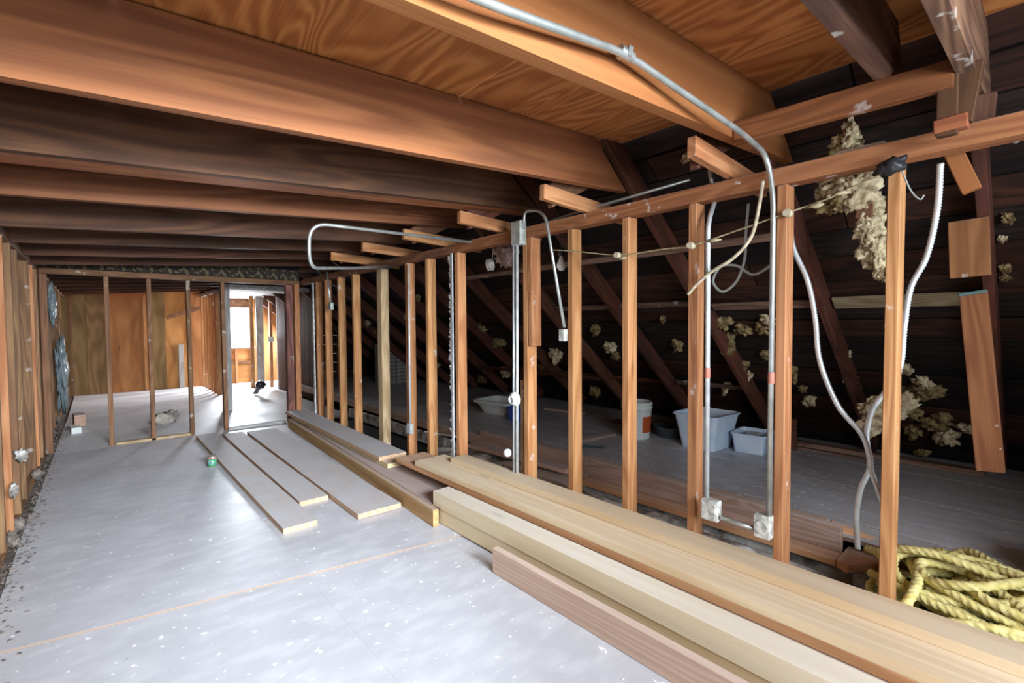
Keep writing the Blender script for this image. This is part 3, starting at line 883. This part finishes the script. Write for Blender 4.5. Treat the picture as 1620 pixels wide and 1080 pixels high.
lathe('top_band', [(0.0385, 0.087), (0.0392, 0.087), (0.0392, 0.103), (0.0385, 0.103)], M_RUST, can, cp)

# ------------------------------------------------------------------ containers on the raised floor
SZ = 0.2535
def thing(name, loc, label, cat, group=None): return empty(name, loc, label, cat, group)
bk = V((4.10, 2.76, SZ))
t = thing('bucket', bk, 'white plastic bucket with an orange label behind the studs', 'bucket')
lathe('body', [(0.125, 0), (0.13, 0.004), (0.148, 0.30), (0.156, 0.305), (0.156, 0.315), (0.150, 0.318), (0.150, 0.335), (0.156, 0.338), (0.156, 0.350), (0.150, 0.353), (0.152, 0.368), (0.144, 0.368), (0.125, 0.01), (0, 0.008)], M_WHITE, t, bk)
bm = bmesh.new()
for i in range(9):
    a = math.radians(238+i*7)
    for z_ in (0.07, 0.23):
        rr = 0.131+0.017*z_/0.3+0.0015
        bm.verts.new((rr*math.cos(a), rr*math.sin(a), z_))
bm.verts.ensure_lookup_table()
for i in range(8): bm.faces.new((bm.verts[2*i], bm.verts[2*i+2], bm.verts[2*i+3], bm.verts[2*i+1]))
bmesh.ops.solidify(bm, geom=list(bm.faces), thickness=0.001)
bmlink('label', bm, M_ORANGE, t, Matrix.Translation(bk))
tube('handle', [bk+V((0.155*math.cos(a), 0.155*math.sin(a)*0.6-0.09*math.sin(a), 0.32-0.10*math.sin(a))) for a in [math.pi*i/12 for i in range(13)]], 0.003, M_METAL, t, 6)

p = V((4.42, 2.54, SZ))
t = thing('pan', p, 'low round dark grey pan beside the white bucket', 'pan')
lathe('body', [(0.15, 0), (0.155, 0.003), (0.185, 0.095), (0.20, 0.10), (0.20, 0.107), (0.18, 0.107), (0.15, 0.01), (0, 0.008)], M_PAN, t, p, sides=32)
p = V((4.28, 2.12, SZ))
t = thing('storage_bin', p, 'large cloudy storage bin without a lid on the raised floor', 'bin')
tub('body', p, math.radians(-3), 0.34, 0.32, 0.46, 0.42, 0.32, M_BIN, t, rad=0.05, rim=0.015)
p = V((4.44, 1.76, SZ))
t = thing('storage_bin', p, 'small storage bin with blue base, nearest the bright pipe', 'bin')
t['label'] = 'small low bin with ribbed blue sides holding a white tray'
tub('body', p, math.radians(6), 0.29, 0.24, 0.33, 0.28, 0.17, M_BIN, t, rad=0.035, rim=0.012)
for i in range(4):
    a = p+V((0.165, -0.10+i*0.065, 0))
    board('rib', a+V((-0.012, 0, 0.01)), a+V((0.006, 0, 0.15)), (0, 1, 0), 0.03, 0.008, M_BIN_B, t)
for i in range(4):
    a = p+V((-0.11+i*0.072, -0.13, 0))
    board('rib', a+V((0.01, 0.006, 0.01)), a+V((0.012, -0.016, 0.15)), (1, 0, 0), 0.03, 0.008, M_BIN_B, t)
board('tray', p+V((-0.07, 0, 0.13)), p+V((0.08, 0.02, 0.14)), (0, 1, 0), 0.11, 0.03, M_WHITE, t, 0.006)
p = V((3.99, 4.75, SZ))
t = thing('basin', p, 'long white plastic basin at the back beside the blue tub', 'basin')
tub('body', p, math.radians(8), 0.34, 0.42, 0.46, 0.62, 0.17, M_WHITE, t, rad=0.09, rim=0.03)
p = V((3.80, 4.22, SZ))
t = thing('tub', p, 'deep blue plastic tub next to the white basin', 'tub')
tub('body', p, math.radians(0), 0.20, 0.16, 0.22, 0.18, 0.165, M_BLUE, t, rad=0.03, rim=0.01)
# little boards lying about on the raised floor
def sboard(a, b_, wd, t_, mat, label, cat='board', group='scrap boards on the dark floor'):
    o = board('scrap_board', a, b_, (0, 0, 1) if False else V((b_[1]-a[1], a[0]-b_[0], 0)), wd, t_, mat)
    return tag(o, label, cat, group)
sboard(V((3.50, 3.02, SZ+.012)), V((4.0, 2.98, SZ+.012)), 0.10, 0.02, W_CURB, 'brown scrap board flat before the white bucket')
sboard(V((4.55, 3.35, SZ+.016)), V((4.62, 2.85, SZ+.016)), 0.08, 0.03, W_PURL, 'pale scrap board lying behind the white bucket')
sboard(V((4.72, 2.75, SZ+.012)), V((4.75, 2.35, SZ+.012)), 0.07, 0.02, W_PURL, 'short pale scrap board behind the dark pan')
sboard(V((4.72, 1.60, SZ+.14)), V((4.74, 1.50, SZ+.14)), 0.07, 0.28, W_RAFT, 'dark scrap block upright beyond the small low bin')
sboard(V((4.30, 5.6, SZ+.02)), V((4.45, 5.0, SZ+.10)), 0.12, 0.03, W_PURL, 'whitened scrap board propped above the white basin')
sboard(V((4.55, 4.5, SZ+.016)), V((4.62, 3.9, SZ+.016)), 0.10, 0.03, W_CURB, 'dark scrap board flat beyond the blue tub')
sboard(V((3.40, 2.90, SZ+.003)), V((3.52, 2.72, SZ+.003)), 0.10, 0.004, plain('faded_teal_card', (0.12, 0.20, 0.22), 0.6), 'faded teal card flat on the dark floor', 'card')
o = board('scrap_board', (2.90, 3.9, 0.18), (2.98, 2.62, 0.19), (1, 0, 0), 0.22, 0.035, W_DUSTY_P)
tag(o, 'grey plank with red marks bridging the gap behind the studs', 'plank')
sboard(at(1090, 668, 'z', SZ+.01), at(1240, 690, 'z', SZ+.01), 0.05, 0.015, W_RAFT, 'thin dark scrap board behind the bins')

# blocks at the near end of the trench
o = board('scrap_block', (2.80, 0.60, 0.06), (2.88, 0.54, 0.06), (0, 0, 1), 0.16, 0.09, M_CONC)
tag(o, 'grey block wedged below the ledge near the rope', 'block')
o = board('scrap_board', (2.86, 0.47, 0.255), (2.88, 0.36, 0.255), (0, 0, 1), 0.05, 0.12, W_DIRTY)
tag(o, 'dark short board poking out behind the near stud', 'block')

# ------------------------------------------------------------------ yellow rope heap
random.seed(21)
pts = []
base = at(1500, 950, 'z', 0.3)
cx0, cy0 = 2.66, 0.12
ang = 0
N = 170
for i in range(N):
    lv = i/N
    ang += 0.62+0.22*math.sin(i*0.9)
    rx = 0.20*(1-0.35*lv)+0.05*math.sin(i*0.37)
    ry = 0.36*(1-0.45*lv)+0.07*math.sin(i*0.23+1)
    cx = cx0+0.05*math.sin(i*0.11+2)+0.03*lv
    cy = cy0-0.10*math.sin(i*0.07)
    zc = 0.10+0.27*lv
    rr = math.hypot(rx*math.cos(ang)/0.24, ry*math.sin(ang)/0.42)
    zz = zc+0.05*math.sin(i*0.77)*1.0-0.05*max(0, rr-0.7)
    px_ = cx+rx*math.cos(ang)
    if zz < 0.34 and px_ < 2.33: px_ = 2.34+random.uniform(0, .03)
    if px_ > 2.95: zz = max(zz, 0.275)
    pts.append((px_, cy+ry*math.sin(ang), zz))
rope = empty('rope', (2.66, 0.12, 0.05), 'big tangled heap of thick yellow rope past the near stud', 'rope')
tube('strand', resample(spline(pts, 10), 0.007), 0.0185, M_ROPE, rope, 9, lobes=3, twist=75)
def rp2(l, v=0.30): return [at(a, b_, 'z', v+dz) for a, b_, dz in l]
tube('strand', resample(spline(rp2([(1450, 920, 0), (1462, 885, .03), (1480, 872, .06), (1505, 880, .07), (1530, 900, .05), (1560, 925, .05), (1600, 950, .04), (1640, 990, .02)]), 10), 0.007), 0.0185, M_ROPE, rope, 9, lobes=3, twist=75)
tube('strand', resample(spline(rp2([(1500, 880, 0), (1530, 872, .05), (1560, 885, .06), (1590, 905, .05), (1605, 930, .03), (1620, 960, .02)]), 10), 0.007), 0.0185, M_ROPE, rope, 9, lobes=3, twist=75)
tube('strand', resample(spline(rp2([(1372, 868, 0), (1390, 875, .02), (1403, 893, .03), (1400, 920, .0), (1396, 940, -.06), (1400, 950, -.14)]), 10), 0.007), 0.0185, M_ROPE, rope, 9, lobes=3, twist=75)
tube('strand', resample(spline(rp2([(1420, 875, 0), (1440, 890, .02), (1452, 915, .03), (1440, 945, .0), (1425, 965, -.04)]), 10), 0.007), 0.0185, M_ROPE, rope, 9, lobes=3, twist=75)
r2 = empty('rope', (3.1, -0.1, 0.25), 'second smaller coil of yellow rope at the picture edge', 'rope')
r2['label'] = 'small coil of yellow rope lying apart on the dark floor'
pc = V((3.17, -0.12, 0))
tube('strand', resample(spline([pc+V((0.13*math.cos(i*0.7), 0.16*math.sin(i*0.7), 0.275+i*0.005)) for i in range(26)], 8), 0.014), 0.0185, M_ROPE, r2, 9, lobes=3, twist=38)

# ------------------------------------------------------------------ conduits
XC = 2.283
def cyl(name, c, axis, r_, h, mat, parent, sides=16):
    return lathe(name, [(r_*0.96, 0), (r_, 0.002), (r_, h-0.002), (r_*0.96, h)], mat, parent, c, axis, sides)
def obox(name, c, s_, mat, parent, knock=True):
    c = V(c)
    o = box(name, c-V(s_)/2, c+V(s_)/2, mat, parent, 0.004, 'z')
    return o

# A: from the ceiling down the second stud to the box
t = thing('conduit', (2.27, 0.84, 0.45), 'long steel conduit from ceiling joist down the second stud', 'conduit')
pA = [V((-0.9, 0.86, 2.02)), V((0.668, 0.86, 2.125)), at(990, 85, 'y', .88), at(1175, 211, 'y', .845), at(1214, 246, 'x', 2.262), V((2.272, 0.825, 1.95)), V((2.272, 0.828, 0.52))]
pA[0] = V((-0.9, 0.84, 2.0))
tube('pipe', fillet(pA, 0.10), 0.0115, M_METAL, t)
d_ = (pA[3]-pA[2]).normalized()
cyl('coupling', pA[2]-d_*0.03, d_, 0.0165, 0.06, M_METAL, t)
board('strap', pA[2]+V((0.0, -0.022, 0.0)), pA[2]+V((0.0, 0.03, 0.01)), (0, 0, 1), 0.03, 0.02, M_METAL, t)
cyl('red_coupling', (2.272, 0.826, 1.13), (0, 0, 1), 0.0135, 0.05, M_RUST, t)
ob = obox('outlet_box', (2.268, 0.85, 0.475), (0.05, 0.07, 0.105), M_BOXW, t)
cyl('box_cover', (2.242, 0.85, 0.475), (-1, 0, 0), 0.03, 0.006, M_BOXW, ob)
# B: down the third stud, joined below
t = thing('conduit', (2.27, 1.125, 0.48), 'pale steel conduit down the third stud to a low box', 'conduit')
tube('pipe', fillet([(2.40, 1.17, 2.35), (2.36, 1.16, 2.15), (2.42, 1.155, 2.05), (XC, 1.128, 1.90), (XC-.005, 1.122, 0.53)], 0.06), 0.0115, M_METAL_W, t)
cyl('red_coupling', (XC-.005, 1.124, 1.13), (0, 0, 1), 0.0135, 0.05, M_RUST, t)
ob = obox('outlet_box', (2.268, 1.095, 0.48), (0.05, 0.085, 0.10), M_BOXW, t)
box('box_cover', (2.236, 1.06, 0.44), (2.243, 1.13, 0.52), M_BOXW, ob, 0.002, 'z')
tube('cross_pipe', [V((2.262, 1.045, 0.455)), V((2.262, 0.89, 0.452))], 0.0105, M_METAL, t)
# C: vertical pipe with the round fixture and the box at the top
t = thing('conduit', (2.27, 2.53, 0.2), 'pale steel pipe with a round white fixture at mid height', 'conduit')
tube('pipe', [V((2.272, 2.525, 1.96)), V((2.272, 2.54, 0.25))], 0.0115, M_METAL_W, t)
tube('pipe', [V((2.272, 2.56, 1.96)), V((2.272, 2.575, 0.25))], 0.010, M_METAL_W, t)
ob = obox('junction_box', (2.268, 2.50, 2.045), (0.055, 0.10, 0.17), M_BOX, t)
box('box_cover', (2.234, 2.455, 1.965), (2.240, 2.545, 2.125), M_BOX, ob, 0.002, 'z')
lathe('fixture', [(0.05, 0), (0.052, 0.01), (0.046, 0.03), (0.03, 0.04), (0.03, 0.05), (0.02, 0.05), (0.018, 0.035), (0, 0.03)], M_PORC, t, (2.262, 2.535, 0.87), (-1, 0, -0.1))
lathe('knob', [(0.025, 0), (0.03, 0.01), (0.03, 0.03), (0.018, 0.045), (0, 0.048)], M_PORC, t, (2.262, 2.61, 0.465), (-1, 0.1, 0))
# D: bent pipe arching out of the junction box
t = thing('conduit', (2.26, 2.1, 1.35), 'bent steel conduit arching from the junction box, ending in a box', 'conduit')
tube('pipe', fillet([at(828, 362, 'x', 2.26), at(830, 332, 'x', 2.26), at(862, 334, 'x', 2.25), at(893, 518, 'x', 2.24)], 0.16, 8), 0.010, M_METAL, t)
obox('outlet_box', at(891, 530, 'x', 2.24), (0.035, 0.05, 0.075), M_BOXW, t)
# E: pipe run above the plate
t = thing('conduit', (2.34, 2.4, 2.1), 'thin conduit running above the top plate under the joists', 'conduit')
tube('pipe', [at(836, 362, 'x', 2.33), at(905, 338, 'x', 2.42), at(1092, 284, 'x', 2.42)], 0.009, M_METAL, t)
# F: loop near the far end
t = thing('conduit', (2.27, 4.5, 2.1), 'steel conduit with a square loop hanging under the far joists', 'conduit')
tube('pipe', fillet([at(745, 383, 'y', 3.1), at(489, 352, 'y', 3.14), at(489, 424, 'y', 3.18), at(560, 424, 'y', 3.7), at(625, 421, 'x', 2.28)], 0.12, 8), 0.0115, M_METAL, t)
# G: short drop with box
g0 = at(517, 430, 'x', 2.24)
g1 = at(523, 478, 'x', 2.24)
t = thing('conduit', g1, 'short drop of conduit ending in a grey box high on far studs', 'conduit')
tube('pipe', [g0, g1], 0.012, M_METAL, t)
obox('outlet_box', g1-V((0, 0, 0.05)), (0.04, 0.10, 0.09), M_BOX, t)
# H: pipe on the ninth stud
t = thing('conduit', (2.28, 4.03, 0.3), 'slim conduit on a far stud with a bright low box', 'conduit')
tube('pipe', [V((2.282, 4.10, 1.99)), V((2.282, 4.11, 0.45))], 0.010, M_METAL_W, t)
obox('outlet_box', (2.275, 4.10, 0.40), (0.04, 0.07, 0.10), M_METAL_W, t)
tube('cross_pipe', [V((2.40, 4.03, 0.36)), V((2.52, 3.6, 0.36))], 0.010, M_METAL_W, t)

# ------------------------------------------------------------------ flexible armoured cables
def P(l, X0): return [at(a, b_, 'x', (c[0] if c else X0)) for a, b_, *c in l]
t = tube('armoured_cable', spline(P([(1250, 362), (1256, 395), (1278, 445), (1290, 505), (1297, 570), (1325, 640), (1362, 685), (1376, 720), (1379, 745), (1397, 796, 2.40)], 2.42), 10), 0.0105, M_METAL_W, None, 9, ribs=0.012)
tag(t, 'ribbed armoured cable hanging in a curve from the second stud', 'cable', 'armoured cables by the near stud')
t = tube('armoured_cable', spline(P([(1488, 258, 2.40), (1483, 330), (1466, 405), (1441, 455), (1431, 515), (1424, 580), (1402, 618), (1380, 648), (1371, 690), (1376, 738), (1362, 772), (1355, 815), (1357, 868)], 2.47), 10), 0.0105, M_METAL_W, None, 9, ribs=0.012)
tag(t, 'ribbed armoured cable dropping behind the near stud to the ledge', 'cable', 'armoured cables by the near stud')
t = tube('armoured_cable', spline([at(1535, 212, 'x', 2.36), at(1560, 203, 'x', 2.40), at(1590, 210, 'x', 2.46), at(1612, 225, 'x', 2.5)], 10), 0.010, M_METAL, None, 9, ribs=0.012)
tag(t, 'short ribbed cable above the plate at its near end', 'cable', 'armoured cables by the near stud')

t = tube('cloth_cable', spline(P([(1207, 286), (1200, 330), (1188, 375), (1160, 408), (1125, 430), (1100, 452), (1088, 466)], 2.25), 8), 0.0085, M_CORD, None, 8)
tag(t, 'tan cloth covered cable with a loose end across the third stud', 'cable')
t = tube('looped_cable', spline(P([(1184, 322), (1180, 370), (1178, 410), (1165, 445), (1143, 461), (1128, 445), (1140, 422), (1165, 420), (1192, 434), (1222, 418)], 2.44), 8), 0.007, M_GREYC, None, 8)
tag(t, 'grey cable hanging in a round loop between two studs', 'cable')
wr_ = empty('old_wiring', at(1250, 335, 'x', 2.27), 'frayed old wire strung level across the studs on knobs', 'wire')
tube('wire', spline(P([(868, 395), (905, 397), (978, 403), (1050, 394), (1095, 388), (1165, 365), (1250, 335), (1300, 318), (1345, 298), (1385, 280), (1412, 262)], 2.275), 6), 0.004, M_WIRE, wr_, 6)
for (a, b_) in ((980, 404), (1096, 389), (1249, 338)):
    c = at(a, b_, 'x', 2.285)
    cyl('insulator', c, (-1, 0, 0), 0.017, 0.035, M_CORD, wr_)
for i, (a, b_) in enumerate(((985, 408), (1130, 380), (1290, 325), (1330, 305))):
    lump('frayed_end', at(a, b_, 'x', 2.27), (0.012, 0.03, 0.010), M_WIRE, wr_, 2, 0.6, 4, seed=i)
t = thing('wire_tangle', at(1412, 262, 'x', 2.27), 'dark tangle of wire at the top of the near stud', 'wire')
lump('knot', at(1410, 262, 'x', 2.26), (0.02, 0.04, 0.03), M_BLACK, t, 3, 0.6, 4, seed=3)
tube('loose_end', spline(P([(1425, 265), (1440, 300), (1455, 315), (1462, 308)], 2.27), 6), 0.003, M_GREYC, t, 6)

# bulb and hanging sockets
bp = at(888, 404, 'x', 2.42)
t = thing('light_bulb', bp, 'clear white light bulb hanging between studs, unlit', 'bulb')
lathe('glass', [(0.012, 0), (0.014, -0.02), (0.030, -0.055), (0.032, -0.072), (0.026, -0.092), (0.012, -0.104), (0, -0.106)], M_GLASSW, t, bp)
lathe('socket', [(0.016, -0.004), (0.018, 0.0), (0.018, 0.03), (0.010, 0.045), (0, 0.046)], M_BLACK, t, bp)
tube('cord', [bp+V((0, 0, 0.045)), bp+V((0.0, 0.02, 0.15)), bp+V((-0.03, 0.02, 0.32))], 0.003, M_BLACK, t, 6)
sp_ = at(779, 418, 'x', 2.5)
t = thing('hanging_box', sp_, 'dusty octagonal outlet box hanging beside pink insulation', 'box')
lathe('body', [(0.05, 0), (0.052, 0.004), (0.052, 0.04), (0.0, 0.04)], M_BOXW, t, sp_, (-1, 0.3, -0.2), 8)
tube('cord', [sp_+V((0, 0, 0.045)), sp_+V((0.02, 0, 0.2))], 0.004, M_CORD, t, 6)

# ------------------------------------------------------------------ insulation
def tuft(name, loc, s_, mat, label, cat, group, parent=None, sub=3, seed=0, rot=(0, 0, 0)):
    o = lump(name, loc, s_, mat, parent, sub, 0.55, 2.2, rot, seed, 0.5)
    return tag(o, label, cat, group)
# big hanging batt
hb_ = empty('insulation_batt', at(1340, 260, 'x', 2.55), 'big torn yellow insulation batt hanging over the top plate', 'insulation')
for i, (a, b_, sx, sz) in enumerate(((1345, 212, .025, .05), (1340, 235, .05, .07), (1335, 262, .07, .08), (1330, 292, .085, .07), (1322, 318, .06, .05), (1352, 300, .06, .08))):
    lump('clump', at(a, b_, 'x', 2.58), (0.04, sx, sz), M_INSULP if i not in (2, 4) else M_INSUL, hb_, 5, 0.7, 2.2, (0, 0, 0), i+1, 0.55)
hb2 = empty('insulation_batt', at(1380, 360, 'x', 2.95), 'narrow strip of pale insulation hanging below the big batt', 'insulation')
for i, (a, b_, sx, sz) in enumerate(((1380, 330, .035, .10), (1376, 362, .055, .07), (1388, 395, .055, .08), (1400, 425, .035, .06), (1378, 345, .04, .05))):
    lump('clump', at(a, b_, 'x', 3.0), (0.035, sx, sz), M_INSULP, hb2, 5, 0.7, 2.2, (0, 0, 0.2), i+11, 0.55)
o = board('plaster_scrap', at(1374, 300, 'x', 2.95)+V((0, 0, 0.05)), at(1366, 345, 'x', 2.95), (0, 1, 0), 0.07, 0.02, W_STUD_D)
tag(o, 'reddish scrap of board stuck above the pale insulation strip', 'board')
pk = lump('insulation_tuft', at(802, 400, 'x', 2.62), (0.04, 0.09, 0.08), plain('pink_insulation', (0.55, 0.40, 0.36), 0.95, 0, 14, (0.3, 0.2, 0.18), 1.0), None, 4, 0.5, 3.5, (0, 0, 0), 5, 1.2)
tag(pk, 'pinkish insulation tuft hanging beside the junction box', 'insulation')
bt = lump('insulation_batt', at(1395, 655, 'x', 4.0), (0.04, 0.15, 0.09), M_INSULP, None, 5, 0.5, 2.0, (-0.75, 0, 0), 6, 0.4)
tag(bt, 'yellow insulation slab slumped behind the near stud at the rafter foot', 'insulation')

tufts = [  # px x, px y, half width px, half height px, kind
    (1433, 583, 9, 10), (1437, 620, 12, 12), (1468, 617, 20, 14), (1460, 603, 14, 9), (1440, 648, 14, 13), (1478, 668, 18, 12),
    (1497, 690, 18, 16), (1445, 680, 12, 12), (1458, 715, 12, 6), (1536, 680, 22, 7), (1490, 660, 14, 10),
    (1337, 575, 8, 10), (1345, 600, 10, 12), (1352, 618, 7, 13), (1358, 637, 9, 12), (1340, 560, 7, 7),
    (1142, 510, 14, 12), (1152, 535, 12, 20), (1150, 555, 9, 12), (1175, 520, 15, 10), (1205, 520, 12, 9), (1213, 505, 12, 7),
    (1072, 545, 9, 12), (1049, 505, 5, 7), (966, 548, 11, 9), (974, 562, 9, 7), (1178, 577, 6, 9), (1182, 592, 8, 10),
    (1254, 588, 8, 18), (1270, 615, 7, 6), (1280, 633, 10, 9), (942, 520, 8, 12), (942, 618, 10, 10), (880, 560, 13, 14),
    (845, 550, 12, 10), (790, 540, 14, 9), (800, 585, 10, 12), (760, 520, 10, 9), (862, 580, 12, 9), (700, 560, 9, 8),
    (764, 598, 10, 7), (742, 560, 8, 8), (690, 575, 9, 6), (1210, 560, 8, 8), (1028, 560, 8, 12), (1150, 610, 6, 14),
    (1590, 425, 8, 7), (1591, 440, 7, 6), (1585, 378, 7, 6), (1595, 345, 7, 9), (1120, 200, 8, 14), (1085, 250, 8, 8),
    (590, 520, 6, 9), (640, 500, 6, 6), (582, 510, 7, 5), (660, 470, 6, 6)]
BAYS = [(1412, 'past the stud with the wire tangle'), (1240, 'between the first and second studs'), (1100, 'between the second and third studs'),
        (996, 'between the third and fourth studs'), (909, 'between the fourth and fifth studs'), (838, 'between the fifth and sixth studs'),
        (724, 'between the sixth stud and the plaster edge'), (0, 'beyond the plaster edged stud')]
ORD = ['topmost', 'second', 'third', 'fourth', 'fifth', 'sixth', 'seventh', 'eighth', 'ninth', 'tenth', 'eleventh', 'twelfth', 'thirteenth', 'fourteenth', 'fifteenth', 'sixteenth']
def bay(x): return next(n for lim, n in BAYS if x >= lim)
tuft_label = {}
for nm in {bay(q[0]) for q in tufts}:
    for r_, q in enumerate(sorted([q for q in tufts if bay(q[0]) == nm], key=lambda q: q[1])):
        tuft_label[q] = ('topmost' if r_ == 0 else ORD[r_]+' highest')+' insulation tuft on the roof boards '+nm
def ray_roof(x, y, off):
    d = fw+RR*((x-810)/F)+UU*((540-y)/F)
    k0 = 4.44+off/math.cos(TH)
    tt = (k0-1.4)/(d.z+0.825*d.x)
    return CAM+d*tt, tt
tuft_meshes = []
for i, (a, b_, hw, hh) in enumerate(tufts):
    p_, dep = ray_roof(a, b_, 0.12)
    if p_.z < 0.29: p_.z = 0.30
    s1, s2 = hw*dep/F, hh*dep/F
    if i < 6 or not tuft_meshes: pass
    o = lump('insulation_tuft', p_, (s1*0.5, s1*0.75, s2*0.8), M_INSUL if i % 3 else M_INSULP, None, 4, 0.8, 2.4, (random.uniform(-.5, .5), 0, random.uniform(-.4, .4)), i+30, 0.5)
    tag(o, tuft_label[tufts[i]], 'insulation', 'insulation tufts on the roof boards')

# ------------------------------------------------------------------ debris on the floors
def debris(name, a, b_, s_, mat, label, cat, z=0.0, seed=0, amp=0.5, rot=(0, 0, 0)):
    p_ = at(a, b_, 'z', z)
    o = lump(name, p_+V((0, 0, s_[2]*0.8)), s_, mat, None, 3, amp, 3, rot, seed, 0.6)
    return tag(o, label, cat)
t = thing('crumpled_bag', at(262, 672, 'z', 0.0), 'crumpled paper bag lying at the foot of the partition', 'bag')
M_PAPER = plain('dusty_paper', (0.42, 0.38, 0.33), 0.8, 0, 9, (0.28, 0.25, 0.21), 0.6)
lump('bag_body', at(260, 672, 'z', 0.0)+V((0, 0.1, 0.07)), (0.14, 0.11, 0.08), M_PAPER, t, 3, 0.6, 3, (0, 0, 0.4), 3, 0.2)
lump('bag_flap', at(274, 668, 'z', 0.0)+V((0, 0.1, 0.10)), (0.08, 0.09, 0.07), M_PAPER, t, 3, 0.7, 4, (0, 0.5, 0.2), 8, 0.5)
o = board('scrap_box', at(111, 680, 'z', 0.04), at(127, 678, 'z', 0.04), (0, 1, 0), 0.25, 0.08, M_WHITE)
tag(o, 'small pale carton on the floor by the wall beyond the partition', 'box')
o = board('scrap_box', at(116, 664, 'z', 0.1), at(134, 662, 'z', 0.1), (0, 1, 0), 0.30, 0.16, W_DUSTY_P)
tag(o, 'brownish box with a dusty top behind the small pale carton', 'box')
bd = thing('duster', at(404, 622, 'z', 0.0), 'dark slanted brush head lying on the bright far floor', 'brush')
board('handle', at(404, 622, 'z', 0.03), at(412, 608, 'z', 0.25), (1, 0, 0), 0.08, 0.04, M_BLACK, bd)
lump('bristles', at(412, 608, 'z', 0.25), (0.09, 0.06, 0.08), M_BLACK, bd, 2, 0.4, 3, (0, 0, 0), 2, 0.5)
# junk along the foot of the left wall
sheet = lump('plastic_sheet', at(98, 590, 'x', -0.37), (0.05, 0.22, 0.42), M_PLASTIC, None, 4, 0.5, 4, (0.1, 0, 0), 14, 0.6)
tag(sheet, 'torn grey plastic sheet hanging on the wall studs', 'sheet')
o = lump('plastic_sheet', at(82, 480, 'x', -0.41), (0.03, 0.10, 0.22), M_PLASTIC, None, 4, 0.5, 4, (0.1, 0, 0), 17, 0.6)
tag(o, 'small ragged grey film high on the wall studs', 'sheet')
random.seed(5)
for i, (a, b_, z_) in enumerate(((22, 775, 0.10), (33, 720, 0.25), (60, 760, 0.0), (75, 720, 0.0), (20, 880, 0.0), (30, 860, 0.0), (85, 690, 0.02), (92, 665, 0.05))):
    p_ = at(a, b_, 'x', -0.44)
    p_.z = max(p_.z, 0.04)
    o = lump('plaster_scrap', p_, (0.018, 0.035, 0.045), M_PLASTER if i in (0, 1) else M_GRIT, None, 3, 0.6, 3, (0, 0, i), i+50, 0.4)
    tag(o, ('biggest white', 'small white', 'crumbled', 'flat', 'near corner', 'thin', 'far', 'farthest')[i]+' plaster scrap at the foot of the long board wall', 'scrap', 'plaster scraps along the board wall')
bm = bmesh.new()
for i in range(700):
    Y = random.uniform(2.2, 9.5)
    X = -0.425+abs(random.gauss(0, 0.05))
    s1 = random.uniform(0.004, 0.016)
    s1 *= 0.6
    mm = Matrix.Translation((X, Y, s1*0.5)) @ Matrix.Rotation(random.random()*6, 4, 'Z') @ Matrix.Diagonal((s1*1.3, s1, s1*0.6, 1))
    bmesh.ops.create_icosphere(bm, subdivisions=1, radius=1, matrix=mm)
o = bmlink('wall_debris', bm, M_GRIT)
tag(o, 'crumbled plaster grit along the foot of the board wall', 'debris', kind='stuff')
bm = bmesh.new()
for i in range(90):
    X, Y = random.uniform(-0.35, 1.9), random.uniform(0.6, 3.2)
    s1 = random.uniform(0.0015, 0.004)
    mm = Matrix.Translation((X, Y, -0.006 if Y < jy(X) else 0.002)) @ Matrix.Rotation(random.random()*6, 4, 'Z') @ Matrix.Diagonal((s1*2, s1, s1*0.5, 1))
    bmesh.ops.create_icosphere(bm, subdivisions=1, radius=1, matrix=mm)
o = bmlink('floor_debris', bm, M_PLASTW)
tag(o, 'white plaster crumbs scattered over the bare floor', 'debris', kind='stuff')
